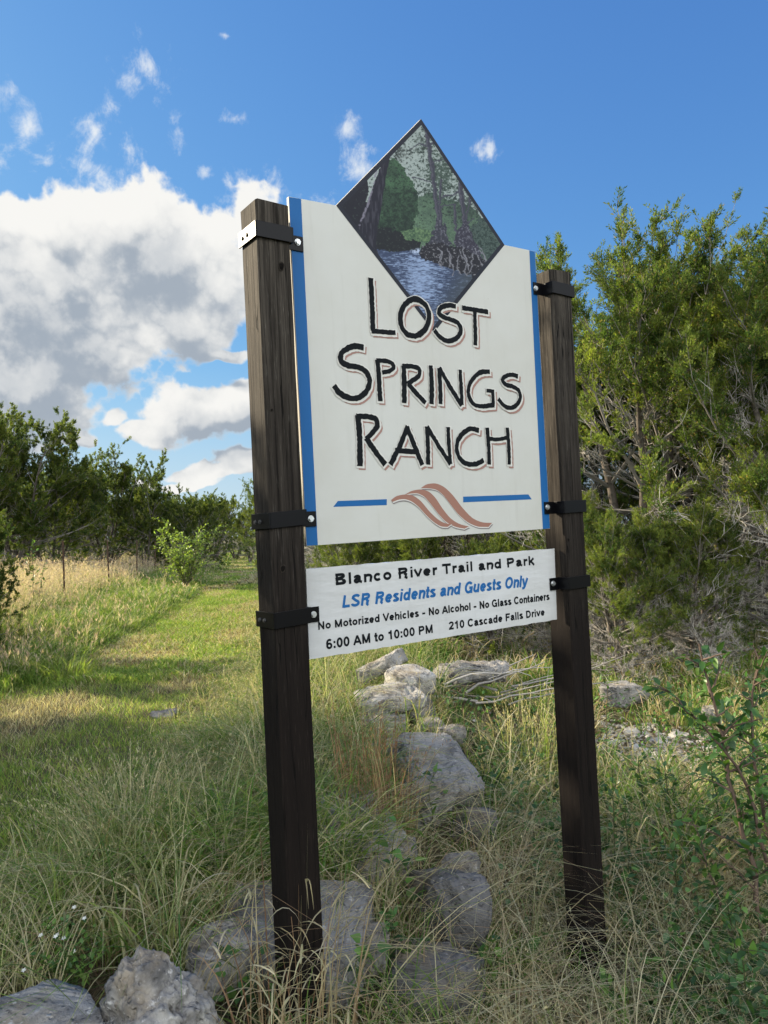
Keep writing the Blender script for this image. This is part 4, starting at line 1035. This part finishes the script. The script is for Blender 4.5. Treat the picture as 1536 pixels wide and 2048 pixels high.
# ------------------------------------------------------------------ rocks
CLEAR = []
def rk(px, py, d, size, rot, seed, label, lift=0.0, clr=.42, **kw):
    p = at(px, py, d); u = p[:2]/np.linalg.norm(p[:2]); m = max(size[:2])
    if clr: CLEAR.append((p[0], p[1], m*clr)); CLEAR.append((p[0]-u[0]*m*.5, p[1]-u[1]*m*.5, m*clr*.9))
    return rock('limestone_rock', (p[0], p[1], p[2]+lift), size, rot, seed, label, **kw)
def peak(P_):
    P_ = P_.copy(); z = np.clip(P_[:, 2], 0, None); k_ = 1-.55*z; P_[:, 0] = P_[:, 0]*k_-.18*z; P_[:, 1] *= k_; return P_
rk(318, 2072, 2.36, (.40, .40, .50), .3, 1, 'jagged pitted grey boulder with a peaked top at the bottom edge', blocky=1.1, cuts=4, rough=.055, pits=.07, extra=peak, clr=.8, tone=0.75)
rk(60, 2125, 2.30, (.64, .44, .24), -.15, 2, 'flat pale grey slab in the bottom left corner beside the pitted boulder', blocky=.5, rough=.03, tilt=(.05, .1), clr=.7, tone=0.7)
rk(590, 1868, 3.05, (.58, .58, .24), -.10, 3, 'wide flat-topped grey slab behind the foot of the left post', blocky=.42, cuts=4, rough=.026, tilt=(.10, .02), clr=.45, tone=0.42)
rk(440, 1915, 2.80, (.30, .24, .18), .5, 4, 'small pale rock low at the left of the wide flat-topped slab', blocky=.6, rough=.05, tone=0.8)
rk(885, 1830, 3.40, (.24, .50, .34), .42, 5, 'upright dark grey block between the posts', blocky=.48, cuts=4, rough=.035, tilt=(-.30, .16), clr=0.25, tone=0.05)
rk(850, 1955, 3.00, (.46, .28, .20), -.3, 6, 'dark grey rock low in the dry grass between the posts', blocky=.5, rough=.045, clr=0.2, tone=0.1)
rk(705, 1685, 3.95, (.44, .80, .24), .30, 7, 'pale slab half covered by drooping grass, behind the wide flat-topped slab', blocky=.46, cuts=4, rough=.04, tilt=(.12, .04), clr=0.25, tone=0.65)
rk(850, 1605, 4.55, (.42, .30, .28), .9, 8, 'small craggy hollowed rock below the holed slab', blocky=.9, rough=.095, pits=.08, tone=0.6)
rk(700, 1590, 4.7, (.46, .28, .16), -.3, 9, 'dark low rock in grass left of the craggy rock', blocky=.5, rough=.05, clr=0.2, tone=0.15)
rk(862, 1540, 5.15, (.50, .84, .20), .22, 10, 'large flat grey slab with small holes in the middle of the row', blocky=.44, cuts=5, rough=.036, pits=.035, tilt=(.22, .04), tone=0.5)
rk(950, 1650, 4.4, (.26, .22, .20), .4, 11, 'small dark rock right of the craggy one in brown grass', blocky=.55, rough=.05, clr=0.2, tone=0.1)
rk(770, 1455, 6.15, (.40, .30, .18), .2, 12, 'tan rock under the leaning slabs', blocky=.5, rough=.06, tone=0.6)
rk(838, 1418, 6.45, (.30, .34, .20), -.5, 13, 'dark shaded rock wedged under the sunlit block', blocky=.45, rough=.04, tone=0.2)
rk(780, 1398, 6.45, (.58, .44, .15), .15, 14, 'pale slab lying across the top of the rock pile', blocky=.42, cuts=3, rough=.03, tilt=(.10, -.12), tone=0.75)
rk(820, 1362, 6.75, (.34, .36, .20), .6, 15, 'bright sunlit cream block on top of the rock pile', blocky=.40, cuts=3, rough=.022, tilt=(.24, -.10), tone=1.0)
rk(760, 1335, 7.3, (.52, .26, .16), -.5, 16, 'grey tilted slab behind the sunlit block', blocky=.45, cuts=4, rough=.03, tilt=(.1, -.45), tone=0.55)
rk(1248, 1392, 8.6, (.55, .40, .26), .2, 17, 'grey rock beyond the gravel right of the right post', blocky=.6, rough=.04)
rk(330, 1428, 7.2, (.26, .18, .06), .2, 18, 'small flat stone lying in the mown path', blocky=.6, rough=.04)
rk(948, 1345, 7.8, (.90, .4, .18), .1, 19, 'long low grey rock under the dead branches', blocky=.55, rough=.05)
rk(1420, 1425, 7.7, (.26, .22, .12), .7, 20, 'small white stone at the right end of the gravel', blocky=.6, rough=.05)
for i, (px, py, d, sx, sy, sz, lab) in enumerate(((640, 1960, 2.75, .20, .15, .10, 'small stone at the right of the foot of the left post'), (735, 1895, 3.0, .18, .16, .13, 'small stone between the flat-topped slab and the dark block'),
        (790, 1700, 3.8, .20, .16, .12, 'small stone at the base of the reddish brown clumps'), (905, 1470, 5.8, .22, .18, .12, 'small stone at the right rear corner of the holed slab'),
        (735, 1505, 5.4, .26, .18, .12, 'small stone left of the holed slab'), (860, 1455, 6.0, .20, .18, .12, 'small pale stone between the holed slab and the rock pile'), (925, 1745, 3.7, .18, .2, .14, 'small stone behind the upright dark block'))):
    rk(px, py, d, (sx, sy, sz), i*1.3, 40+i, lab, blocky=.55, cuts=3, rough=.05)
# gravel
_w = gp(130, 1965, 2.68); CLEAR += [(_w[0], _w[1], .21), (_w[0]+.02, _w[1]-.24, .20)]
_g = gp(1310, 1490, 7.0); CLEAR += [(_g[0], _g[1], .62), (_g[0]-.35, _g[1]-.3, .42), (_g[0]+.4, _g[1]+.1, .42)]
r = np.random.default_rng(77); A = Acc(); _b = bmesh.new(); bmesh.ops.create_icosphere(_b, subdivisions=2, radius=1); SB = np.array([v.co[:] for v in _b.verts]); SF = np.array([[v.index for v in f.verts] for f in _b.faces]); _b.free()
c0 = gp(1310, 1490, 7.0)
for i in range(1500):
    x, y = c0[0]+r.normal()*.55, c0[1]+r.normal()*.62; s = .010+.022*r.random()**2
    if i % 25 == 0: s *= 2.4
    V = np.sign(SB)*np.abs(SB)**.75*(1+.25*r.normal(size=SB.shape).clip(-1, 1))*s*np.array([1.3, 1, .7]); a = r.random()*6.28
    V = np.stack([V[:, 0]*math.cos(a)-V[:, 1]*math.sin(a), V[:, 0]*math.sin(a)+V[:, 1]*math.cos(a), V[:, 2]], 1)
    A.add(V+np.array([x, y, gz(x, y)+s*.2]), SF, np.array((.42, .40, .36))*(.6+.6*r.random()))
kind(A.build('gravel', attr_mat('gravel_stone', .9, .15)), 'stuff')

# ------------------------------------------------------------------ grass
G_GREEN = [(.105, .215, .038), (.140, .235, .045), (.085, .190, .046), (.180, .240, .052)]
G_LIME = [(.25, .32, .065), (.30, .345, .08), (.21, .30, .065)]
G_STRAW = [(.50, .43, .25), (.56, .50, .33), (.42, .35, .20), (.47, .44, .27)]
G_BROWN = [(.31, .175, .105), (.25, .145, .09), (.36, .23, .14)]
G_PLUM = [(.50, .38, .30), (.43, .32, .26), (.54, .44, .34)]
CLEAR = np.array(CLEAR)
def clear(x, y):                                    # trodden or bare spots in front of the rocks
    k_ = np.ones(len(x), bool)
    for (a, b, q_) in CLEAR: k_ &= ((x-a)**2+(y-b)**2) > q_*q_
    return k_
def pd_of(x, y): return np.abs(x-path_c(y))/path_hw(y)
# the mown path
r = np.random.default_rng(101); A = Acc()
for n, d0, d1, w, hh, k_ in ((95000, 2.0, 9, .0048, .075, 1.3), (85000, 9, 26, .013, .09, 1.2), (42000, 26, 120, .05, .14, 1.2)):
    d = (d0**(1-k_)+(d1**(1-k_)-d0**(1-k_))*r.random(n))**(1/(1-k_)); x = path_c(d)+path_hw(d)*1.45*(2*r.random(n)-1)
    dry = fbm2(x*.9, d*.55, 3, 61); g_ = dry+.12*r.normal(size=n)
    c1 = np.where((g_ > .515)[:, None], pick(r, n, G_STRAW+[(.24, .16, .09)]), pick(r, n, G_GREEN[:2]+G_LIME*2)*1.15); c0_ = c1*.9
    m_ = fbm2(x*1.7, d*1.7, 2, 62)
    blades(A, on_ground(x, d), hh*(.4+1.0*r.random(n))*(.6+.9*m_), r.random(n)*6.28, .25+.8*r.random(n), w*(.7+.6*r.random(n)), c0_, c1, r, 3, .2)
kind(A.build('mown_grass', M_GRASS), 'stuff')
# tall grass: the field left of the path and beyond the fence
r = np.random.default_rng(102); A = Acc()
for n, d0, d1, w, k_ in ((24000, 3.0, 9, .0075, 1.2), (60000, 9, 22, .016, 1.3), (70000, 22, 52, .030, 1.2), (30000, 52, 150, .10, 1.2)):
    d = (d0**(1-k_)+(d1**(1-k_)-d0**(1-k_))*r.random(n))**(1/(1-k_)); e = path_c(d)-path_hw(d)
    x = e-(.75*d+e if False else np.maximum(.70*d+e, 1.5))*r.random(n)**1.15+.25*r.normal(size=n)
    pd = pd_of(x, d); ok = pd > .95; x, d, pd = x[ok], d[ok], pd[ok]; x, d, tf, oa, nt_ = tufts(r, x, d, 26, .05+.004*d.mean()); d = np.maximum(d, 1.5); pd = pd_of(x, d); m = len(x); th, tb = (.6+.75*r.random(nt_))[tf], r.random(nt_)[tf]
    cl = fbm2(x*.8, d*.5, 3, 71); gr = sstep(pd, .95, 2.4)
    far_ = sstep(d, 12, 20)
    bey = sstep(-.1746*d-4.605-x, -.9, .6)
    h = (.13+.22*gr+.22*bey+.26*cl)*(.5+.7*r.random(m))*th*sstep(pd, .7, 1.1)+.05
    pl = (r.random(m) < .02+.24*bey*sstep(cl, .28, .55))
    c1 = np.where(pl[:, None], pick(r, m, G_PLUM+G_STRAW), np.where((.6*cl+.4*tb+.10*r.normal(size=m) > .53)[:, None], pick(r, m, G_LIME+G_STRAW[:2]), pick(r, m, G_GREEN+G_LIME)))
    c0_ = np.where(pl[:, None], pick(r, m, G_STRAW), pick(r, m, G_GREEN))
    h = np.where(pl, h*1.3+.12+.14*bey, h); az_ = oa+r.normal(size=m)*.7; ln = np.where(pl, .12+.22*r.random(m), .25+.6*r.random(m)); wd = w*(.7+.6*r.random(m))*np.where(pl, .38, 1.0)
    rt_ = on_ground(x, d); blades(A, rt_, h, az_, ln, wd, c0_, c1, r, 4, .35)
    if pl.any(): plumes(A, rt_[pl], h[pl], az_[pl], ln[pl], r, pick(r, pl.sum(), G_PLUM), 7, .35, .05*(1 if d0 < 9 else 1.3), w*.24)
kind(A.build('tall_grass', M_GRASS), 'stuff')
# fine tall grass between the path and the rocks
r = np.random.default_rng(103); A = Acc(); Bt = Acc()
def strip_grass(A, n, d0, d1, w, k_, nseg=5):
    d = (d0**(1-k_)+(d1**(1-k_)-d0**(1-k_))*r.random(n))**(1/(1-k_)); a = path_c(d)+path_hw(d)*.85; b = wall_x(d)+.10
    x = a+(b-a)*r.random(n)+.08*r.normal(size=n)
    x, d, tf, oa, nt_ = tufts(r, x, d, 34, .045+.006*d.mean()); d = np.maximum(d, 1.3); ok = clear(x, d); x, d, tf, oa = x[ok], d[ok], tf[ok], oa[ok]; n = len(x); a = path_c(d)+path_hw(d)*.85; b = wall_x(d)+.10; t = np.clip((x-a)/(b-a), 0, 1.1); th, tb = (.5+.85*r.random(nt_))[tf], r.random(nt_)[tf]
    cl = fbm2(x*1.5, d*1.1, 3, 81); dry = fbm2(x*2.1, d*1.6, 3, 83)
    h = (.12+.48*sstep(t, -.05, .5)*(.5+cl))*(.4+.75*r.random(n))*th
    st = r.random(n) < .16
    c1 = np.where((.55*dry+.45*tb+.07*r.normal(size=n) > .60)[:, None], pick(r, n, G_STRAW+G_BROWN[:1]), pick(r, n, G_LIME+G_GREEN)); c0_ = np.where((r.random(n) < .3)[:, None], pick(r, n, G_STRAW), pick(r, n, G_GREEN))
    h = np.where(st, h*1.35+.1, h); c1 = np.where(st[:, None], pick(r, n, G_STRAW), c1)
    az_ = oa+r.normal(size=n)*.6; ln = np.where(st, .15+.35*r.random(n), .3+1.0*r.random(n)); rt_ = on_ground(x, d)
    blades(A, rt_, h, az_, ln, w*(.6+.7*r.random(n))*np.where(st, .5, 1), c0_, c1, r, nseg, .55)
    plumes(A, rt_[st], h[st], az_[st], ln[st], r, pick(r, st.sum(), G_STRAW)*.85, 7, .16, .012, w*.22, droop=.55)
strip_grass(A, 11500, 1.6, 4.4, .0082, 1.1, 6); strip_grass(A, 17000, 4.4, 9.5, .0100, 1.2); strip_grass(A, 22000, 9.5, 30, .022, 1.2, 4)
kind(A.build('bunch_grass', M_GRASS), 'stuff')
# dry grass and weeds right of the rocks, and the straw tangle in front
r = np.random.default_rng(104); A = Acc()
def right_grass(n, d0, d1, w, k_, hmax, arch=.0):
    d = (d0**(1-k_)+(d1**(1-k_)-d0**(1-k_))*r.random(n))**(1/(1-k_)); a = wall_x(d)-.02; x = a+(np.maximum(.68*d-a, 2.0))*r.random(n)
    gd = np.exp(-(((x-c0[0])/.75)**2+((d-c0[1])/.85)**2)); ok = r.random(n) > gd*.93; x, d = x[ok], d[ok]; x, d, tf, oa, nt_ = tufts(r, x, d, 30, .05+.006*d.mean()); d = np.maximum(d, 1.4); ok = clear(x, d); x, d, tf, oa = x[ok], d[ok], tf[ok], oa[ok]; m = len(x); th, tb = (.45+.9*r.random(nt_))[tf], r.random(nt_)[tf]
    cl = fbm2(x*1.2, d*.9, 3, 91); dry = fbm2(x*1.6+9, d*1.2, 3, 93)
    h = (.12+hmax*cl)*(.35+.8*r.random(m))*th; dr = .5*dry+.5*tb+.08*r.normal(size=m) > .50
    c1 = np.where(dr[:, None], pick(r, m, G_STRAW+[(.36, .32, .24)]), pick(r, m, G_GREEN+G_LIME[:1])); c0_ = np.where(dr[:, None], pick(r, m, G_STRAW+G_BROWN), pick(r, m, G_GREEN))
    az_ = oa+r.normal(size=m)*.8; ln = .2+.9*r.random(m)**1.3+arch; rt_ = on_ground(x, d)
    blades(A, rt_, h, az_, ln, w*(.6+.7*r.random(m)), c0_, c1, r, 5, .5)
    s = dr & (r.random(m) < .10); plumes(A, rt_[s], h[s], az_[s], ln[s], r, pick(r, s.sum(), G_STRAW), 5, .14, .011, w*.28, droop=.5)
right_grass(9000, 1.7, 4.2, .0060, 1.1, .60, .1); right_grass(24000, 4.2, 9.5, .0095, 1.2, .80); right_grass(30000, 9.5, 26, .020, 1.2, .75)
# front tangle: long thin straw crossing every way
for n, u0, u1, d0, d1, hm, wd_, rg in ((1500, -.62, .05, 1.75, 3.4, .50, .0042, 0), (2300, .05, .68, 1.75, 3.8, .66, .0040, 1), (1300, .12, .62, 3.6, 6.0, .85, .0060, 1)):
    x, d = wedge(r, n, u0, u1, d0, d1, 1.0); ok = clear(x, d) | (r.random(n) < .22*rg); x, d = x[ok], d[ok]; n = len(x)
    bl = fbm2(x*1.3, d*1.3, 2, 95); rt_ = on_ground(x, d); az_ = r.random(n)*6.28; ln = .35+1.2*r.random(n); h = .22+hm*r.random(n)*(.45+bl)
    blades(A, rt_, h, az_, ln, wd_*(.5+.7*r.random(n)), pick(r, n, G_STRAW+G_GREEN[:1]), pick(r, n, G_STRAW+([(.58, .53, .38)]*2 if rg else G_GREEN)), r, 7, .55)
    s = r.random(n) < .3; plumes(A, rt_[s], h[s], az_[s], ln[s], r, pick(r, s.sum(), G_STRAW), 6, .10, .013, .0018, droop=.55)
# long arching stems over the rocks and by the left post
x, d = wedge(r, 420, -.32, .16, 2.3, 4.6, 1.0); rt_ = on_ground(x, d); n = len(x); az_ = r.normal(size=n)*.7+.2
blades(A, rt_, .45+.40*r.random(n), az_, .7+1.0*r.random(n), .0048*(.6+.6*r.random(n)), pick(r, n, G_STRAW), pick(r, n, G_STRAW+G_BROWN), r, 8, .6)
# trampled thatch close to the soil
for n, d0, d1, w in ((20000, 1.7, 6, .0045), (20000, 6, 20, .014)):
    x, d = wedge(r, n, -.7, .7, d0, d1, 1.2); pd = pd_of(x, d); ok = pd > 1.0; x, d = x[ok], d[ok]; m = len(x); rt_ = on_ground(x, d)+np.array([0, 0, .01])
    blades(A, rt_, .05+.08*r.random(m), r.random(m)*6.28, 1.2+2.5*r.random(m), w*(.6+.7*r.random(m)), pick(r, m, G_BROWN)*.45, pick(r, m, [(.20, .165, .11), (.15, .12, .08), (.24, .19, .12)]), r, 4, .6, curve=1.3)  # decayed browns, also darkened to put deep shade between the blades
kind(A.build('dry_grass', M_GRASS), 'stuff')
# single clumps one can point at
def clump(loc, n, rad, hmin, hmax, cols0, cols1, w, label, seed, lean=(.1, .5), plume=None, group='clumps of grass', az0=None, leafn=0):
    r = np.random.default_rng(seed); A = Acc(); t_ = r.random(n)*6.28; q_ = rad*np.sqrt(r.random(n)); rt_ = np.stack([q_*np.cos(t_), q_*np.sin(t_), np.zeros(n)-.02], 1)
    h = hmin+(hmax-hmin)*r.random(n); az_ = t_+r.normal(size=n)*.7 if az0 is None else az0+r.normal(size=n)*.8; ln = lean[0]+(lean[1]-lean[0])*r.random(n)
    blades(A, rt_, h, az_, ln, w*(.7+.6*r.random(n)), pick(r, n, cols0), pick(r, n, cols1), r, 7, .35)
    if plume is not None: plumes(A, rt_, h, az_, ln, r, pick(r, n, plume), 9, .45, .022, w*.45)
    if leafn:                                       # curled dead leaves off the stalks
        b = r.integers(0, n, leafn); hh = h[b]*(.15+.6*r.random(leafn)); fr = hh/h[b]
        p_ = rt_[b]+np.stack([np.cos(az_[b])*h[b]*ln[b]*fr**2, np.sin(az_[b])*h[b]*ln[b]*fr**2, hh], 1)
        blades(A, p_, .05+.05*r.random(leafn), r.random(leafn)*6.28, 1.2+1.3*r.random(leafn), w*1.6, pick(r, leafn, G_STRAW), pick(r, leafn, G_STRAW+[(.42, .36, .28)]), r, 6, 1.5, curve=1.2)
    o = A.build('grass_clump', M_GRASS); o.location = loc; return tag(o, label, 'grass', group)
clump(gp(590, 1990, 2.45), 60, .19, .35, 1.15, G_BROWN, G_STRAW+G_BROWN, .0052, 'dry brown stalks with curled leaves in front of the left post', 5, (.05, .32), None, leafn=130)
clump(gp(735, 1690, 4.15), 90, .16, .35, .95, G_BROWN, G_BROWN, .0050, 'upright reddish brown bluestem clump among the rocks', 6, (.02, .22), [(.30, .17, .10)])
clump(gp(785, 1690, 3.95), 60, .12, .35, .85, G_BROWN, G_BROWN+G_STRAW, .0048, 'second reddish brown clump, just right of the upright one', 16, (.02, .25), [(.30, .18, .11)])
clump(gp(640, 1690, 3.7), 330, .20, .30, .66, G_GREEN, G_GREEN+G_LIME+G_STRAW[:1], .0088, 'lush arching green clump right behind the left post', 7, (.5, 1.3))
clump(gp(470, 1690, 3.6), 340, .24, .30, .74, G_GREEN, G_GREEN+G_LIME, .0090, 'lush green clump left of the left post', 8, (.2, 1.0))
clump(gp(250, 1650, 3.8), 260, .28, .35, .85, G_GREEN+G_STRAW, G_STRAW+G_LIME, .0050, 'wispy straw topped clump at the near edge of the path', 9, (.15, .8), G_STRAW)
clump(gp(1060, 1500, 6.1), 150, .30, .45, .95, G_LIME, G_LIME+G_STRAW, .0075, 'sunlit yellow green clump left of the right post', 10, (.05, .4), G_STRAW)
clump(gp(130, 1330, 9.5), 160, .35, .25, .55, G_LIME, G_LIME, .012, 'bright green clump at the left side of the path', 12, (.3, .9))
clump(gp(20, 1900, 2.6), 160, .18, .30, .65, G_STRAW, G_STRAW+G_LIME, .0040, 'leaning straw clump at the left edge above the pale slab', 13, (.5, 1.2), None, az0=2.2)

# ------------------------------------------------------------------ broad-leaved plants
DKG = [(.055, .125, .034), (.075, .155, .040), (.045, .10, .032)]; LTG = [(.10, .19, .035), (.13, .22, .045), (.08, .16, .03)]
p = gp(1490, 1750, 3.5)
def up(*a): return np.array(a, float)
leafy_plant('shrub', p, 'leafy upright shrub with oval green leaves at the right edge', 'shrub', 31,
    [([up(.10, 0, 0), up(.04, .03, .55), up(-.06, .02, 1.05), up(-.16, 0, 1.48)], .013, 17, .26),
     ([up(.10, 0, .5), up(.02, -.02, .9), up(-.22, -.03, 1.18), up(-.36, -.03, 1.30)], .008, 8, .16),
     ([up(.12, .05, 0), up(.20, .05, .6), up(.22, .02, 1.05)], .010, 12, .24), ([up(.0, .05, 0), up(-.12, .0, .35), up(-.2, -.02, .62)], .007, 8, .2)],
    .060, .033, DKG+LTG[:1], .020, (.12, .085, .065))
leafy_plant('weed', gp(1245, 1690, 3.9), 'dark leafy weed right of the foot of the right post', 'plant', 32,
    [([up(0, 0, 0), up(.03, 0, .3), up(.02, 0, .62)], .005, 10, .16), ([up(.06, .02, 0), up(.14, 0, .25), up(.22, 0, .45)], .005, 9, .15), ([up(-.05, 0, 0), up(-.02, .05, .8)], .004, 8, .12)],
    .036, .024, DKG, .025, (.06, .07, .03), group='leafy weeds')
leafy_plant('weed', gp(1380, 1800, 3.2), 'dark leafy weed in the tangle below the right shrub', 'plant', 33,
    [([up(0, 0, 0), up(.05, 0, .2), up(.03, 0, .45)], .004, 9, .2), ([up(.1, .02, 0), up(.22, 0, .2), up(.3, 0, .33)], .004, 9, .18), ([up(-.1, 0, 0), up(-.2, .05, .3)], .004, 8, .15)],
    .034, .022, DKG, .024, (.06, .07, .03), group='leafy weeds')
for i, (px, py, d, sc, lab) in enumerate(((1330, 1640, 4.4, 1.0, 'leafy weed between the right post and the right shrub'), (1480, 1960, 2.7, .8, 'leafy weed at the bottom right corner'),
        (1420, 1620, 4.6, 1.1, 'leafy weed just left of the right shrub'), (1275, 1560, 4.8, .9, 'dark leafy weed close to the right side of the right post'), (1130, 1720, 3.9, .6, 'low leafy weed left of the foot of the right post'),
        (1290, 1880, 2.95, .55, 'low leafy weed in the straw in front of the right post'), (1500, 1560, 5.4, 1.5, 'tall dark leafy weed behind the right shrub at the edge'), (1400, 1540, 6.0, 1.2, 'leafy weed at the near side of the gravel'), (1340, 1750, 3.6, .8, 'leafy weed midway between the right post and the right shrub'), (1450, 1800, 3.1, .8, 'leafy weed at the foot of the right shrub'), (770, 1900, 3.0, .42, 'low leafy weed between the flat-topped slab and the dark block'), (560, 1990, 2.6, .40, 'low leafy weed round the foot of the left post'), (960, 1570, 5.2, .6, 'leafy weed at the right side of the holed slab'))):
    leafy_plant('weed', gp(px, py, d), lab, 'plant', 70+i, [([up(0, 0, 0), up(.05*sc, 0, .3*sc), up(.02, .03, .66*sc)], .005, 11, .2*sc), ([up(.08, .02, 0), up(.2*sc, 0, .25*sc), up(.3*sc, 0, .42*sc)], .004, 9, .17*sc),
        ([up(-.08, 0, 0), up(-.2*sc, .05, .3*sc), up(-.26*sc, .03, .5*sc)], .004, 9, .17*sc)], .042, .027, DKG+(LTG[:1] if i % 2 else []), .022, (.06, .07, .03), group='leafy weeds')
leafy_plant('shrub', gp(1560, 1700, 3.9), 'leafy shrub cut off by the right edge behind the upright shrub', 'shrub', 36,
    [([up(0, 0, 0), up(-.05, .03, .5), up(-.12, .02, 1.0), up(-.05, 0, 1.35)], .012, 16, .3), ([up(.05, .05, 0), up(.1, .05, .6), up(.05, .02, 1.1)], .010, 12, .28)], .058, .032, DKG+LTG[:1], .022, (.12, .085, .065))
leafy_plant('weed', gp(1205, 1400, 6.0), 'small leafy sapling close behind the right post', 'plant', 34,
    [([up(0, 0, 0), up(.02, 0, .4), up(.04, 0, .85)], .006, 12, .18)], .045, .026, DKG+LTG, .035, (.1, .08, .05), group='leafy weeds')
lw = leafy_plant('weed', gp(130, 1965, 2.68), 'low bright green weed with tiny white flowers left of the pitted boulder', 'plant', 35,
    [([up(0, 0, 0), up(a*.5, b*.5, c*.7), up(a, b, c)], .002, 7, .08) for a, b, c in ((-.14, 0, .22), (-.07, .05, .27), (0, 0, .30), (.07, .04, .27), (.14, 0, .22), (.02, -.06, .21), (-.05, -.05, .19))],
    .022, .014, LTG+DKG[:2], .009, (.07, .09, .03), group='leafy weeds')
r = np.random.default_rng(9)
for i in range(9):                                  # tiny white flowers
    A = Acc(); c = np.array([r.normal()*.09, -.03+r.normal()*.05, .20+.10*r.random()]); a = np.arange(5)*2*PI/5; dv = nrm(np.stack([np.cos(a), np.sin(a)*.7-.3, np.sin(a)*.5+.35], 1))
    leaf_scatter(A, np.repeat(c[None], 5, 0), dv, np.repeat([[0, -.6, .8]], 5, 0), .0085, .006, np.full((5, 3), .78), r); A.build('flower', M_LEAF, lw)
for i, (px, py, d, lab, pts) in enumerate((
        (690, 1960, 2.75, 'heart-leaved vine at the right of the foot of the left post', [(0, 0, 0), (.06, 0, .12), (.03, 0, .25), (.10, 0, .33)]),
        (800, 1760, 3.3, 'heart-leaved vine climbing between the two dark rocks', [(0, 0, 0), (.03, 0, .2), (-.05, 0, .36), (.02, 0, .52)]),
        (980, 1830, 3.0, 'heart-leaved vine with a big light leaf right of the upright dark block', [(0, 0, 0), (.03, 0, .14), (-.02, 0, .30), (.02, 0, .36)]),
        (500, 1950, 2.6, 'heart-leaved vine at the left of the foot of the left post', [(0, 0, 0), (-.06, 0, .10), (-.03, 0, .22), (-.10, 0, .26)]),
        (860, 1900, 2.9, 'heart-leaved vine low in the straw between the posts', [(0, 0, 0), (.08, 0, .06), (.16, 0, .14), (.2, 0, .2)]),
        (850, 1660, 4.2, 'heart-leaved vine right of the reddish brown clump', [(0, 0, 0), (.05, 0, .15), (.02, 0, .32), (.08, 0, .42)]),
        (1030, 1800, 3.3, 'heart-leaved vine left of the foot of the right post', [(0, 0, 0), (.04, 0, .1), (.1, 0, .22)]),
        (1190, 1960, 2.85, 'heart-leaved vine in front of the foot of the right post', [(0, 0, 0), (-.04, 0, .08), (.06, 0, .15)]))):
    leafy_plant('vine', gp(px, py, d), lab, 'vine', 50+i, [([up(*q_) for q_ in pts], .0022, 5, .15)], .052, .042, DKG+LTG, .045, (.09, .11, .03), heart=True, group='vines among the rocks', petiole=.02)
r = np.random.default_rng(88); A = Acc(); n = 16000; x, d = wedge(r, n, .02, .72, 2.0, 8.5, 1.25); cl = fbm2(x*.9+4, d*.8, 3, 97); ok = (cl > .47) & clear(x, d); x, d = x[ok], d[ok]; n = len(x)
P_ = on_ground(x, d)+np.stack([np.zeros(n), np.zeros(n), .03+.42*r.random(n)**1.2], 1); dv = nrm(rand_dirs(r, n)+np.array([0, 0, .3]))
leaf_scatter(A, P_, dv, nrm(rand_dirs(r, n)*.6+np.array([0, 0, 1.0])), .038*(.6+.7*r.random(n)), .025, pick(r, n, DKG), r)
kind(A.build('ground_cover', M_LEAF), 'stuff')
# light green bush by the fence and saplings at the left edge
r = np.random.default_rng(5)
st = []
for i in range(11):
    a = i*2*PI/11+r.random()*.4; s = .55+.6*r.random()
    st.append(([up(0, 0, 0), up(math.cos(a)*.45*s, math.sin(a)*.45*s, 1.0), up(math.cos(a)*1.15*s, math.sin(a)*1.1*s, 1.75+.95*r.random())], .018, 15, .72))
leafy_plant('bush', gp(372, 1130, 27), 'airy light green bush standing by the fence', 'bush', 41, st, .10, .055, [(.19, .25, .05), (.23, .29, .06), (.15, .22, .05)], .034, (.10, .09, .06), tiplight=1.7)
leafy_plant('sapling', gp(62, 1120, 17), 'thin light green sapling at the far left by the fence', 'sapling', 42,
    [([up(0, 0, 0), up(.05, 0, .8), up(.02, 0, 1.7)], .012, 14, .4), ([up(0, 0, 0), up(.2, 0, .7), up(.3, 0, 1.3)], .010, 10, .3)], .085, .04, LTG+DKG[:1], .06, (.1, .09, .06))
# dead branches lying behind the rocks
b = empty('dead_branches', gp(955, 1330, 7.7)); r = np.random.default_rng(61); A = Acc()
for i in range(16):
    a = r.normal()*.5+(PI if r.random() < .4 else 0); ln = .5+.8*r.random(); n = 7; t = np.linspace(0, 1, n)[:, None]; p0 = np.array([r.normal()*.30, r.normal()*.18, .05+.25*r.random()])
    q_ = p0+np.array([math.cos(a), .3*math.sin(a), .10+.25*r.random()])*ln*t+np.cumsum(r.normal(size=(n, 3)), 0)*.025
    V, F = tube(q_, .010*(1-.8*t[:, 0])*(.6+.8*r.random())+.0015, 5); A.add(V, F, np.array((.36, .34, .31))*(.7+.5*r.random()))
    V, F = prisms(q_[2:6], q_[2:6]+nrm(r.normal(size=(4, 3))+[0, 0, .6])*.22, .003, .001, 3); A.add(V, F, (.36, .34, .31))
A.build('twigs', M_TWIG, b, True); tag(b, 'heap of grey dead branches on the long low rock', 'branches')
